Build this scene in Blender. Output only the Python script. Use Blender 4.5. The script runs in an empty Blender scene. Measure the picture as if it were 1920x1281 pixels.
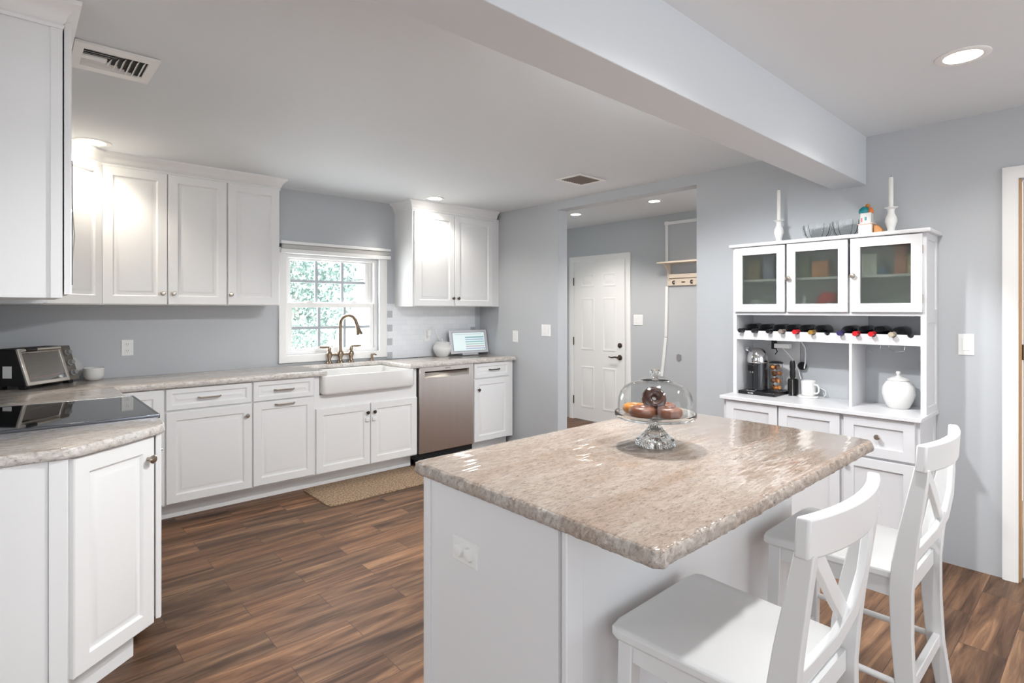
import bpy, bmesh, math, random
from mathutils import Vector, Matrix, noise
from mathutils.geometry import tessellate_polygon
random.seed(7)
PI = math.pi
scene = bpy.context.scene
C = scene.collection

# ------------------------------------------------------------------ camera
FPX = 1038.35
cam_d = bpy.data.cameras.new('camera')
cam_d.sensor_width = 36.0
cam_d.lens = FPX / 1920.0 * 36.0
cam_d.shift_y = -59.5 / 1920.0
cam_d.clip_start = 0.05
cam = bpy.data.objects.new('camera', cam_d)
C.objects.link(cam)
cam.location = (0, 0, 1.40)
cam.rotation_euler = (PI / 2, 0, math.radians(47.846 - 90.0))
scene.camera = cam

# ------------------------------------------------------------------ view + world + daylight
vs = scene.view_settings
vs.view_transform = 'Standard'
vs.look = 'None'
vs.gamma = 1.0
vs.use_curve_mapping = False
vs.exposure = 0.64
world = bpy.data.worlds.new('sky')
scene.world = world
world.use_nodes = True
wnt = world.node_tree
wbg = wnt.nodes['Background']
wbg.inputs['Color'].default_value = (0.88, 0.94, 1.0, 1)
wbg.inputs['Strength'].default_value = 1.95
sun_d = bpy.data.lights.new('sun', 'SUN')
sun_d.energy = 9.0
sun_d.color = (0.95, 0.98, 1.0)
sun_d.angle = 0.02
sun = bpy.data.objects.new('sun', sun_d)
C.objects.link(sun)
sun.location = (-2, -7, 7)
sun.rotation_euler = Vector((0.25, 0.62, -0.75)).to_track_quat('-Z', 'Y').to_euler()


def area_lamp(name, loc, rot, sx, sy, power, color, portal=False):
    d = bpy.data.lights.new(name, 'AREA')
    d.shape = 'RECTANGLE'
    d.size, d.size_y = sx, sy
    d.energy = power
    d.color = color
    if portal:
        d.cycles.is_portal = True
    o = bpy.data.objects.new(name, d)
    C.objects.link(o)
    o.location = loc
    o.rotation_euler = rot
    return o


# portals in the window openings help sample the sky
area_lamp('portal_south', (-1.4, -2.42, 1.25), (PI / 2, 0, 0), 2.2, 2.2, 1, (1, 1, 1), True)
area_lamp('portal_south', (2.0, -2.42, 1.25), (PI / 2, 0, 0), 2.6, 2.2, 1, (1, 1, 1), True)
area_lamp('portal_west', (-3.02, 0.6, 1.35), (0, -PI / 2, 0), 1.8, 2.4, 1, (1, 1, 1), True)
area_lamp('portal_hall', (4.7, 1.08, 1.265), (PI / 2, 0, 0), 1.3, 2.23, 1, (1, 1, 1), True)
area_lamp('portal_sink', (2.165, 4.86, 1.45), (-PI / 2, 0, 0), 0.86, 0.86, 1, (1, 1, 1), True)
area_lamp('window_daylight', (2.165, 4.93, 1.45), (-PI / 2, 0, 0), 0.86, 0.86, 14, (0.92, 0.96, 1.0))


# ------------------------------------------------------------------ materials
def S(r, g, b):
    f = lambda c: (c / 255 / 12.92) if c / 255 <= 0.04045 else ((c / 255 + 0.055) / 1.055) ** 2.4
    return (f(r), f(g), f(b), 1)


def N(nt, t, **kw):
    n = nt.nodes.new(t)
    for k, v in kw.items():
        setattr(n, k, v)
    return n


def mat(name, col, rough=0.5, metal=0.0, bump=0.0, bscale=60, coat=0.0, emit=None, estr=0, var=0.0, vscale=3.0):
    m = bpy.data.materials.new(name)
    m.use_nodes = True
    nt = m.node_tree
    b = nt.nodes['Principled BSDF']
    b.inputs['Base Color'].default_value = col
    b.inputs['Roughness'].default_value = rough
    b.inputs['Metallic'].default_value = metal
    if coat:
        b.inputs['Coat Weight'].default_value = coat
    if emit:
        b.inputs['Emission Color'].default_value = emit
        b.inputs['Emission Strength'].default_value = estr
    geo = N(nt, 'ShaderNodeNewGeometry')
    if bump:
        nz = N(nt, 'ShaderNodeTexNoise')
        nz.inputs['Scale'].default_value = bscale
        nz.inputs['Detail'].default_value = 3
        nt.links.new(geo.outputs['Position'], nz.inputs['Vector'])
        bp = N(nt, 'ShaderNodeBump')
        bp.inputs['Strength'].default_value = bump
        bp.inputs['Distance'].default_value = 0.002
        nt.links.new(nz.outputs['Fac'], bp.inputs['Height'])
        nt.links.new(bp.outputs['Normal'], b.inputs['Normal'])
    if var:
        nv = N(nt, 'ShaderNodeTexNoise')
        nv.inputs['Scale'].default_value = vscale
        nt.links.new(geo.outputs['Position'], nv.inputs['Vector'])
        mx = N(nt, 'ShaderNodeMix', data_type='RGBA')
        c2 = tuple(max(0, c * (1 - var)) for c in col[:3]) + (1,)
        mx.inputs[6].default_value = col
        mx.inputs[7].default_value = c2
        nt.links.new(nv.outputs['Fac'], mx.inputs[0])
        nt.links.new(mx.outputs[2], b.inputs['Base Color'])
    return m


M = {}
M['wall'] = mat('wall_paint_grey', S(189, 192, 195), 0.55, bump=0.12, bscale=180, var=0.04, vscale=1.5)
M['ceiling'] = mat('ceiling_paint', S(222, 226, 229), 0.7, bump=0.10, bscale=140)
M['beam'] = mat('beam_paint', S(212, 216, 220), 0.6, bump=0.10, bscale=140)
M['trim'] = mat('trim_paint_white', S(238, 237, 235), 0.4, bump=0.05)
M['muntin'] = mat('grille_backlit_shade', S(172, 178, 184), 0.4)  # grey holds the shade of the muntins seen against the light
M['cab'] = mat('cabinet_paint_white', S(239, 239, 238), 0.35, bump=0.05, bscale=50, var=0.02)
M['island'] = mat('island_paint_white', S(230, 230, 231), 0.3, bump=0.05, bscale=30)
M['buffet'] = mat('buffet_paint_white', S(214, 214, 216), 0.32, bump=0.05)
M['stool'] = mat('stool_paint_white', S(227, 227, 226), 0.35, bump=0.08, bscale=40)
M['nickel'] = mat('brushed_nickel', S(170, 160, 148), 0.28, 1.0)
M['darkmetal'] = mat('dark_bronze_metal', S(92, 80, 70), 0.3, 1.0)
M['bronze'] = mat('brushed_bronze_faucet', S(146, 130, 112), 0.24, 1.0)
M['chrome'] = mat('chrome', S(215, 215, 215), 0.08, 1.0)
M['black'] = mat('black_plastic', S(18, 18, 20), 0.3)
M['blackmatt'] = mat('black_matt', S(12, 12, 13), 0.6)
M['blackglass'] = mat('black_glass', S(10, 10, 12), 0.03, coat=0.5)
M['porcelain'] = mat('white_porcelain', S(230, 229, 226), 0.12, coat=0.4)
M['plastic'] = mat('white_plastic', S(238, 238, 236), 0.3)
M['steelgrey'] = mat('grey_plastic', S(140, 140, 140), 0.35)
M['wax'] = mat('white_wax', S(240, 238, 232), 0.45)
M['palewood'] = mat('pale_painted_wood', S(228, 214, 196), 0.5, var=0.12, vscale=9)
M['jambwood'] = mat('raw_wood', S(190, 150, 105), 0.5, var=0.2, vscale=15)
M['gap'] = mat('dark_gap', S(20, 18, 18), 0.8)
M['red'] = mat('red_glaze', S(200, 40, 35), 0.25)
M['lens'] = mat('lamp_lens', S(255, 250, 240), 0.5, emit=(1.0, 0.95, 0.86, 1), estr=18)
M['lensw'] = mat('lamp_lens_warm', S(255, 244, 225), 0.5, emit=(1.0, 0.90, 0.74, 1), estr=18)


def brushed(name, c1, c2, rough):
    m = mat(name, c1, rough, 1.0)
    nt = m.node_tree
    b = nt.nodes['Principled BSDF']
    geo = N(nt, 'ShaderNodeNewGeometry')
    mp = N(nt, 'ShaderNodeMapping')
    mp.inputs['Scale'].default_value = (400, 400, 3)
    nz = N(nt, 'ShaderNodeTexNoise')
    nz.inputs['Scale'].default_value = 1.0
    nt.links.new(geo.outputs['Position'], mp.inputs['Vector'])
    nt.links.new(mp.outputs['Vector'], nz.inputs['Vector'])
    mx = N(nt, 'ShaderNodeMix', data_type='RGBA')
    mx.inputs[6].default_value = c1
    mx.inputs[7].default_value = c2
    nt.links.new(nz.outputs['Fac'], mx.inputs[0])
    nt.links.new(mx.outputs[2], b.inputs['Base Color'])
    b.inputs['Anisotropic'].default_value = 0.8
    return m


M['stainless'] = brushed('brushed_stainless', S(214, 206, 200), S(196, 188, 182), 0.36)
M['stainless2'] = brushed('bright_stainless', S(214, 208, 200), S(190, 184, 176), 0.34)


def floor_mat():
    m = bpy.data.materials.new('wood_look_floor_tile')
    m.use_nodes = True
    nt = m.node_tree
    L = nt.links.new
    b = nt.nodes['Principled BSDF']
    geo = N(nt, 'ShaderNodeNewGeometry')
    mp = N(nt, 'ShaderNodeMapping')
    mp.inputs['Location'].default_value = (-0.203, 0.0, 0)
    L(geo.outputs['Position'], mp.inputs['Vector'])
    br = N(nt, 'ShaderNodeTexBrick')
    br.offset = 0.5
    br.offset_frequency = 2
    br.squash = 1.0
    br.inputs['Scale'].default_value = 1.0
    br.inputs['Brick Width'].default_value = 0.613
    br.inputs['Row Height'].default_value = 0.1565
    br.inputs['Mortar Size'].default_value = 0.0013
    br.inputs['Mortar Smooth'].default_value = 0.1
    br.inputs['Bias'].default_value = 0.0
    br.inputs['Color1'].default_value = (0, 0, 0, 1)
    br.inputs['Color2'].default_value = (1, 1, 1, 1)
    br.inputs['Mortar'].default_value = (0.5, 0.5, 0.5, 1)
    L(mp.outputs['Vector'], br.inputs['Vector'])
    # grain coordinates: shift per plank so that the figure breaks at each joint
    sep = N(nt, 'ShaderNodeSeparateXYZ')
    L(geo.outputs['Position'], sep.inputs[0])
    mul = N(nt, 'ShaderNodeMath', operation='MULTIPLY')
    mul.inputs[1].default_value = 37.0
    L(br.outputs['Color'], mul.inputs[0])
    addy = N(nt, 'ShaderNodeMath', operation='ADD')
    L(sep.outputs[1], addy.inputs[0])
    L(mul.outputs[0], addy.inputs[1])
    comb = N(nt, 'ShaderNodeCombineXYZ')
    L(sep.outputs[0], comb.inputs[0])
    L(addy.outputs[0], comb.inputs[1])
    L(mul.outputs[0], comb.inputs[2])
    m1 = N(nt, 'ShaderNodeMapping')
    m1.inputs['Scale'].default_value = (1.2, 12.5, 1.0)
    L(comb.outputs[0], m1.inputs['Vector'])
    n1 = N(nt, 'ShaderNodeTexNoise')
    n1.inputs['Scale'].default_value = 1.0
    n1.inputs['Detail'].default_value = 5
    n1.inputs['Roughness'].default_value = 0.6
    n1.inputs['Distortion'].default_value = 1.3
    L(m1.outputs[0], n1.inputs['Vector'])
    m2 = N(nt, 'ShaderNodeMapping')
    m2.inputs['Scale'].default_value = (5.0, 110.0, 1.0)
    L(comb.outputs[0], m2.inputs['Vector'])
    n2 = N(nt, 'ShaderNodeTexNoise')
    n2.inputs['Scale'].default_value = 1.0
    n2.inputs['Detail'].default_value = 4
    n2.inputs['Distortion'].default_value = 1.4
    L(m2.outputs[0], n2.inputs['Vector'])
    rp = N(nt, 'ShaderNodeValToRGB')
    e = rp.color_ramp.elements
    e[0].position = 0.33
    e[0].color = S(68, 48, 34)
    e[1].position = 0.68
    e[1].color = S(158, 124, 94)
    q = e.new(0.45)
    q.color = S(101, 75, 56)
    q = e.new(0.57)
    q.color = S(128, 98, 74)
    L(n1.outputs['Fac'], rp.inputs[0])
    # plank tint
    rp2 = N(nt, 'ShaderNodeValToRGB')
    e = rp2.color_ramp.elements
    e[0].color = (0.78, 0.78, 0.79, 1)
    e[1].color = (1.16, 1.04, 0.97, 1)
    L(br.outputs['Color'], rp2.inputs[0])
    mx = N(nt, 'ShaderNodeMix', data_type='RGBA', blend_type='MULTIPLY')
    mx.inputs[0].default_value = 1.0
    L(rp.outputs[0], mx.inputs[6])
    L(rp2.outputs[0], mx.inputs[7])
    rp3 = N(nt, 'ShaderNodeValToRGB')
    e = rp3.color_ramp.elements
    e[0].position = 0.35
    e[0].color = (0.74, 0.72, 0.71, 1)
    e[1].position = 0.6
    e[1].color = (1.04, 1.04, 1.04, 1)
    L(n2.outputs['Fac'], rp3.inputs[0])
    mx2 = N(nt, 'ShaderNodeMix', data_type='RGBA', blend_type='MULTIPLY')
    mx2.inputs[0].default_value = 0.6
    L(mx.outputs[2], mx2.inputs[6])
    L(rp3.outputs[0], mx2.inputs[7])
    mx3 = N(nt, 'ShaderNodeMix', data_type='RGBA')
    mx3.inputs[7].default_value = S(70, 54, 44)
    L(br.outputs['Fac'], mx3.inputs[0])
    L(mx2.outputs[2], mx3.inputs[6])
    L(mx3.outputs[2], b.inputs['Base Color'])
    b.inputs['Roughness'].default_value = 0.5
    b.inputs['Specular IOR Level'].default_value = 0.35
    bp = N(nt, 'ShaderNodeBump')
    bp.inputs['Strength'].default_value = 0.25
    bp.inputs['Distance'].default_value = 0.002
    inv = N(nt, 'ShaderNodeMath', operation='SUBTRACT')
    L(n2.outputs['Fac'], inv.inputs[0])
    L(br.outputs['Fac'], inv.inputs[1])
    L(inv.outputs[0], bp.inputs['Height'])
    L(bp.outputs[0], b.inputs['Normal'])
    return m


M['floor'] = floor_mat()


def granite(name, c_light, c_mid, c_dark, c_fleck, rot, rough):
    m = bpy.data.materials.new(name)
    m.use_nodes = True
    nt = m.node_tree
    L = nt.links.new
    b = nt.nodes['Principled BSDF']
    geo = N(nt, 'ShaderNodeNewGeometry')
    mp = N(nt, 'ShaderNodeMapping')
    mp.inputs['Rotation'].default_value = (0, 0, rot)
    mp.inputs['Scale'].default_value = (0.8, 2.4, 1.5)
    L(geo.outputs['Position'], mp.inputs['Vector'])

    def nz(scale, detail, dist, rough_=0.6):
        n = N(nt, 'ShaderNodeTexNoise')
        n.inputs['Scale'].default_value = scale
        n.inputs['Detail'].default_value = detail
        n.inputs['Roughness'].default_value = rough_
        n.inputs['Distortion'].default_value = dist
        L(mp.outputs[0], n.inputs['Vector'])
        return n

    big = nz(3.0, 4, 1.0)
    med = nz(30, 6, 1.0, 0.72)
    fine = nz(85, 5, 0.6, 0.75)
    r1 = N(nt, 'ShaderNodeValToRGB')
    e = r1.color_ramp.elements
    e[0].position = 0.36
    e[0].color = c_mid
    e[1].position = 0.62
    e[1].color = c_light
    L(med.outputs['Fac'], r1.inputs[0])
    r2 = N(nt, 'ShaderNodeValToRGB')
    e = r2.color_ramp.elements
    e[0].position = 0.34
    e[0].color = (1, 1, 1, 1)
    e[1].position = 0.47
    e[1].color = (0, 0, 0, 1)
    L(fine.outputs['Fac'], r2.inputs[0])
    mm = N(nt, 'ShaderNodeMath', operation='MULTIPLY')
    L(r2.outputs[0], mm.inputs[0])
    r2b = N(nt, 'ShaderNodeValToRGB')
    e = r2b.color_ramp.elements
    e[0].position = 0.42
    e[0].color = (1, 1, 1, 1)
    e[1].position = 0.62
    e[1].color = (0.15, 0.15, 0.15, 1)
    L(med.outputs['Fac'], r2b.inputs[0])
    L(r2b.outputs[0], mm.inputs[1])
    mx = N(nt, 'ShaderNodeMix', data_type='RGBA')
    L(mm.outputs[0], mx.inputs[0])
    L(r1.outputs[0], mx.inputs[6])
    mx.inputs[7].default_value = c_dark
    r3 = N(nt, 'ShaderNodeValToRGB')
    e = r3.color_ramp.elements
    e[0].position = 0.42
    e[0].color = (0, 0, 0, 1)
    e[1].position = 0.60
    e[1].color = (0.55, 0.55, 0.55, 1)
    L(big.outputs['Fac'], r3.inputs[0])
    mx2 = N(nt, 'ShaderNodeMix', data_type='RGBA', blend_type='MULTIPLY')
    L(r3.outputs[0], mx2.inputs[0])
    L(mx.outputs[2], mx2.inputs[6])
    mx2.inputs[7].default_value = c_fleck
    L(mx2.outputs[2], b.inputs['Base Color'])
    b.inputs['Roughness'].default_value = rough
    return m


M['granite'] = granite('speckled_granite_beige', S(164, 152, 141), S(142, 128, 116), S(80, 74, 71), S(230, 212, 198), 0.85, 0.05)
M['granite_edge'] = granite('chiselled_granite_beige', S(198, 190, 182), S(160, 148, 138), S(108, 100, 96), S(232, 218, 206), 0.85, 0.4)
M['granite2_edge'] = granite('chiselled_granite_grey', S(226, 222, 217), S(194, 188, 182), S(120, 116, 112), S(236, 228, 222), 0.6, 0.4)
M['granite2'] = granite('speckled_granite_grey', S(216, 210, 203), S(184, 174, 165), S(116, 110, 106), S(226, 214, 204), 0.6, 0.07)


def tile_mat():
    m = bpy.data.materials.new('white_subway_tile')
    m.use_nodes = True
    nt = m.node_tree
    L = nt.links.new
    b = nt.nodes['Principled BSDF']
    geo = N(nt, 'ShaderNodeNewGeometry')
    sep = N(nt, 'ShaderNodeSeparateXYZ')
    L(geo.outputs['Position'], sep.inputs[0])
    cb = N(nt, 'ShaderNodeCombineXYZ')
    L(sep.outputs[0], cb.inputs[0])
    L(sep.outputs[2], cb.inputs[1])
    br = N(nt, 'ShaderNodeTexBrick')
    br.inputs['Scale'].default_value = 1.0
    br.inputs['Brick Width'].default_value = 0.10
    br.inputs['Row Height'].default_value = 0.05
    br.inputs['Mortar Size'].default_value = 0.0012
    br.inputs['Color1'].default_value = S(232, 234, 236)
    br.inputs['Color2'].default_value = S(226, 228, 231)
    br.inputs['Mortar'].default_value = S(218, 220, 222)
    L(cb.outputs[0], br.inputs['Vector'])
    L(br.outputs['Color'], b.inputs['Base Color'])
    b.inputs['Roughness'].default_value = 0.15
    bp = N(nt, 'ShaderNodeBump')
    bp.invert = True
    bp.inputs['Strength'].default_value = 0.3
    bp.inputs['Distance'].default_value = 0.001
    L(br.outputs['Fac'], bp.inputs['Height'])
    L(bp.outputs[0], b.inputs['Normal'])
    return m


M['tile'] = tile_mat()
M['greytile'] = mat('grey_accent_tile', S(176, 178, 180), 0.15)


def thin_glass(name, tint=(1, 1, 1, 1), ior=1.5, base=None):
    m = bpy.data.materials.new(name)
    m.use_nodes = True
    nt = m.node_tree
    nt.nodes.remove(nt.nodes['Principled BSDF'])
    tr = N(nt, 'ShaderNodeBsdfTransparent')
    tr.inputs[0].default_value = tint
    gl = N(nt, 'ShaderNodeBsdfGlossy')
    gl.inputs['Roughness'].default_value = 0.01
    lw = N(nt, 'ShaderNodeLayerWeight')
    lw.inputs[0].default_value = 0.5
    pw = N(nt, 'ShaderNodeMath', operation='POWER')
    pw.inputs[1].default_value = 4.0
    nt.links.new(lw.outputs['Facing'], pw.inputs[0])
    fr = N(nt, 'ShaderNodeMath', operation='MULTIPLY_ADD')
    fr.inputs[1].default_value = 0.90
    fr.inputs[2].default_value = base if base else 0.6 * ((ior - 1) / (ior + 1)) ** 2
    nt.links.new(pw.outputs[0], fr.inputs[0])
    mx = N(nt, 'ShaderNodeMixShader')
    nt.links.new(fr.outputs[0], mx.inputs[0])
    nt.links.new(tr.outputs[0], mx.inputs[1])
    nt.links.new(gl.outputs[0], mx.inputs[2])
    nt.links.new(mx.outputs[0], nt.nodes['Material Output'].inputs[0])
    return m


M['pane'] = thin_glass('clear_pane_glass')
M['ovenglass'] = thin_glass('oven_door_glass', (0.8, 0.8, 0.8, 1), 1.5, 0.28)
M['dome'] = thin_glass('clear_dome_glass', (0.97, 0.98, 0.98, 1), 1.45)


def solid_glass(name, col, rough, ior):
    m = mat(name, col, rough)
    b = m.node_tree.nodes['Principled BSDF']
    b.inputs['Transmission Weight'].default_value = 1.0
    b.inputs['IOR'].default_value = ior
    return m


M['crystal'] = solid_glass('clear_crystal', (0.97, 0.99, 0.99, 1), 0.02, 1.45)
M['frost'] = solid_glass('frosted_glass', S(206, 212, 205), 0.30, 1.12)
M['frost'].node_tree.nodes['Principled BSDF'].inputs['Transmission Weight'].default_value = 0.95


def mat_rug():
    m = mat('woven_beige_mat', S(172, 142, 108), 0.9)
    nt = m.node_tree
    b = nt.nodes['Principled BSDF']
    L = nt.links.new
    geo = N(nt, 'ShaderNodeNewGeometry')
    v = N(nt, 'ShaderNodeTexNoise')
    v.inputs['Scale'].default_value = 75
    v.inputs['Detail'].default_value = 4
    L(geo.outputs['Position'], v.inputs['Vector'])
    r = N(nt, 'ShaderNodeValToRGB')
    e = r.color_ramp.elements
    e[0].position = 0.36
    e[0].color = S(112, 92, 74)
    e[1].position = 0.64
    e[1].color = S(178, 152, 124)
    L(v.outputs['Fac'], r.inputs[0])
    L(r.outputs[0], b.inputs['Base Color'])
    bp = N(nt, 'ShaderNodeBump')
    bp.inputs['Strength'].default_value = 0.6
    bp.inputs['Distance'].default_value = 0.003
    L(v.outputs['Fac'], bp.inputs['Height'])
    L(bp.outputs[0], b.inputs['Normal'])
    return m


M['mat'] = mat_rug()

# ------------------------------------------------------------------ mesh helpers
X, Y, Z = Vector((1, 0, 0)), Vector((0, 1, 0)), Vector((0, 0, 1))


class MB:
    def __init__(self):
        self.bm = bmesh.new()

    def v(self, p):
        return self.bm.verts.new(Vector(p))

    def f(self, vs):
        try:
            return self.bm.faces.new(vs)
        except ValueError:
            return None

    def box(self, x0, y0, z0, x1, y1, z1):
        p = [self.v((x, y, z)) for z in (z0, z1) for x, y in ((x0, y0), (x1, y0), (x1, y1), (x0, y1))]
        for q in ((3, 2, 1, 0), (4, 5, 6, 7), (0, 1, 5, 4), (1, 2, 6, 5), (2, 3, 7, 6), (3, 0, 4, 7)):
            self.f([p[i] for i in q])
        return self

    def ob(self, O, U, V, W, u, v, w):
        """box in a local frame: ranges u, v, w along U, V, W from O"""
        O = Vector(O)
        p = [self.v(O + U * a + V * b_ + W * c) for c in w for a, b_ in ((u[0], v[0]), (u[1], v[0]), (u[1], v[1]), (u[0], v[1]))]
        for q in ((3, 2, 1, 0), (4, 5, 6, 7), (0, 1, 5, 4), (1, 2, 6, 5), (2, 3, 7, 6), (3, 0, 4, 7)):
            self.f([p[i] for i in q])
        return self

    def prism(self, pts, ext):
        """closed polygon of 3D points pushed along the vector ext"""
        ext = Vector(ext)
        a = [self.v(p) for p in pts]
        b = [self.v(Vector(p) + ext) for p in pts]
        n = len(a)
        self.f(a[::-1])
        self.f(b)
        for i in range(n):
            self.f([a[i], a[(i + 1) % n], b[(i + 1) % n], b[i]])
        return self

    def caps(self, vs):
        for tri in tessellate_polygon([[v_.co for v_ in vs]]):
            self.f([vs[i] for i in tri])
        return self

    def rings(self, O, U, V, W, w, h, prof, cap=True, back=True):
        """rectangular rings (inset, height) stepping from the rim to the middle: raised and recessed panels"""
        O = Vector(O)
        rs = []
        for ins, ht in prof:
            rs.append([self.v(O + U * a + V * b_ + W * ht) for a, b_ in ((ins, ins), (w - ins, ins), (w - ins, h - ins), (ins, h - ins))])
        if back:
            self.f(rs[0][::-1])
        for r0, r1 in zip(rs, rs[1:]):
            for i in range(4):
                self.f([r0[i], r0[(i + 1) % 4], r1[(i + 1) % 4], r1[i]])
        if cap:
            self.f(rs[-1])
        return self

    def frame(self, O, U, V, W, w, h, m, t):
        """rectangular frame with an opening, m wide and t thick"""
        ms = m if isinstance(m, (tuple, list)) else (m, m, m, m)   # left, right, bottom, top
        O = Vector(O)
        out = ((0, 0), (w, 0), (w, h), (0, h))
        inn = ((ms[0], ms[2]), (w - ms[1], ms[2]), (w - ms[1], h - ms[3]), (ms[0], h - ms[3]))
        R = []
        for pts, ht in ((out, 0), (out, t), (inn, t), (inn, 0)):
            R.append([self.v(O + U * a + V * b_ + W * ht) for a, b_ in pts])
        for k in range(4):
            r0, r1 = R[k], R[(k + 1) % 4]
            for i in range(4):
                self.f([r0[i], r0[(i + 1) % 4], r1[(i + 1) % 4], r1[i]])
        return self

    def lathe(self, prof, c, n=24, axis=Z, close=False, lobes=0, amp=0.0):
        c = Vector(c)
        axis = Vector(axis).normalized()
        a = axis.orthogonal().normalized()
        b = axis.cross(a)
        rs = []
        for r, h in prof:
            if r < 1e-6:
                rs.append([self.v(c + axis * h)])
            else:
                ring = []
                for i in range(n):
                    t = 2 * PI * i / n
                    rr = r * (1 + amp * math.cos(lobes * t)) if lobes else r
                    ring.append(self.v(c + axis * h + (a * math.cos(t) + b * math.sin(t)) * rr))
                rs.append(ring)
        if close:
            rs.append(rs[0])
        for r0, r1 in zip(rs, rs[1:]):
            if len(r0) == 1 and len(r1) == 1:
                continue
            for i in range(n):
                j = (i + 1) % n
                if len(r0) == 1:
                    self.f([r0[0], r1[j], r1[i]])
                elif len(r1) == 1:
                    self.f([r0[i], r0[j], r1[0]])
                else:
                    self.f([r0[i], r0[j], r1[j], r1[i]])
        return self

    def tube(self, pts, r, n=10, closed=False, flat=None):
        """round (or flat = (half width, half thickness, up vector)) tube through points"""
        P = [Vector(p) for p in pts]
        k = len(P)
        rr = r if isinstance(r, (list, tuple)) else [r] * k
        rings = []
        prev = None
        for i in range(k):
            if closed:
                d = P[(i + 1) % k] - P[i - 1]
            else:
                d = P[min(i + 1, k - 1)] - P[max(i - 1, 0)]
            d.normalize()
            if flat:
                up = Vector(flat[2])
                s = d.cross(up).normalized()
                t = s.cross(d).normalized()
                hw, ht = flat[0], flat[1]
                ring = [self.v(P[i] + s * (a * hw) + t * (b_ * ht)) for a, b_ in ((-1, -1), (1, -1), (1, 1), (-1, 1))]
            else:
                if prev is None:
                    s = d.orthogonal().normalized()
                else:
                    s = (prev - d * prev.dot(d)).normalized()
                prev = s
                t = d.cross(s)
                ring = [self.v(P[i] + (s * math.cos(2 * PI * q / n) + t * math.sin(2 * PI * q / n)) * rr[i]) for q in range(n)]
            rings.append(ring)
        m = len(rings[0])
        seq = list(zip(rings, rings[1:])) + ([(rings[-1], rings[0])] if closed else [])
        for r0, r1 in seq:
            for q in range(m):
                self.f([r0[q], r0[(q + 1) % m], r1[(q + 1) % m], r1[q]])
        if not closed:
            self.f(rings[0][::-1])
            self.f(rings[-1])
        return self

    def ball(self, c, r, sx=1, sy=1, sz=1, sub=2):
        res = bmesh.ops.create_icosphere(self.bm, subdivisions=sub, radius=r)
        for vv in res['verts']:
            vv.co = Vector((vv.co.x * sx, vv.co.y * sy, vv.co.z * sz)) + Vector(c)
        return self

    def torus(self, c, R, r, axis=Z, n=28, k=14, sq=1.0):
        c = Vector(c)
        axis = Vector(axis).normalized()
        a = axis.orthogonal().normalized()
        b = axis.cross(a)
        rs = []
        for i in range(n):
            t = 2 * PI * i / n
            d = a * math.cos(t) + b * math.sin(t)
            rs.append([self.v(c + d * (R + r * math.cos(2 * PI * q / k)) + axis * (r * sq * math.sin(2 * PI * q / k))) for q in range(k)])
        for i in range(n):
            r0, r1 = rs[i], rs[(i + 1) % n]
            for q in range(k):
                self.f([r0[q], r1[q], r1[(q + 1) % k], r0[(q + 1) % k]])
        return self

    def sweep(self, path, prof, closed=False):
        """profile (outward, z) carried along a horizontal polyline with mitred corners; outward is right of travel"""
        P = [Vector((p[0], p[1], 0)) for p in path]
        k = len(P)
        rings = []
        for i in range(k):
            ds = []
            if i > 0 or closed:
                ds.append((P[i] - P[i - 1]).normalized())
            if i < k - 1 or closed:
                ds.append((P[(i + 1) % k] - P[i]).normalized())
            ns = [Vector((d.y, -d.x, 0)) for d in ds]
            if len(ns) == 2:
                nn = (ns[0] + ns[1]).normalized()
                nn = nn / max(0.3, nn.dot(ns[0]))
            else:
                nn = ns[0]
            rings.append([self.v(P[i] + nn * o + Z * z) for o, z in prof])
        m = len(prof)
        seq = list(zip(rings, rings[1:])) + ([(rings[-1], rings[0])] if closed else [])
        for r0, r1 in seq:
            for q in range(m):
                self.f([r0[q], r1[q], r1[(q + 1) % m], r0[(q + 1) % m]])
        if not closed:
            self.f(rings[0])
            self.f(rings[-1][::-1])
        return self

    def xf(self, mtx):
        bmesh.ops.transform(self.bm, matrix=mtx, verts=self.bm.verts)
        return self

    def build(self, name, m, parent=None, bevel=0.0, seg=2, sharp=35, sub=0, origin=None):
        bm = self.bm
        bmesh.ops.remove_doubles(bm, verts=bm.verts, dist=1e-6)
        bmesh.ops.recalc_face_normals(bm, faces=bm.faces)
        if parent is not None:
            o_ = ORG[parent.name]
        elif origin is not None:
            o_ = Vector(origin)
        else:
            xs = [v.co for v in bm.verts]
            lo = Vector([min(c[i] for c in xs) for i in range(3)])
            hi = Vector([max(c[i] for c in xs) for i in range(3)])
            o_ = Vector(((lo.x + hi.x) / 2, (lo.y + hi.y) / 2, lo.z))
        for v_ in bm.verts:
            v_.co -= o_
        me = bpy.data.meshes.new(name)
        bm.to_mesh(me)
        bm.free()
        for p in me.polygons:
            p.use_smooth = True
        me.set_sharp_from_angle(angle=math.radians(sharp))
        me.materials.append(M[m] if isinstance(m, str) else m)
        o = bpy.data.objects.new(name, me)
        C.objects.link(o)
        if parent is not None:
            o.parent = parent
        else:
            o.location = o_
        ORG[o.name] = o_
        if bevel:
            md = o.modifiers.new('bevel', 'BEVEL')
            md.width = bevel
            md.segments = seg
            md.limit_method = 'ANGLE'
            md.angle_limit = math.radians(40)
            md.harden_normals = False
        if sub:
            md = o.modifiers.new('sub', 'SUBSURF')
            md.levels = sub
            md.render_levels = sub
        return o


ORG = {}


def tag(o, label, cat, group=None, kind=None):
    o['label'] = label
    o['category'] = cat
    if group:
        o['group'] = group
    if kind:
        o['kind'] = kind
    return o


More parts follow.
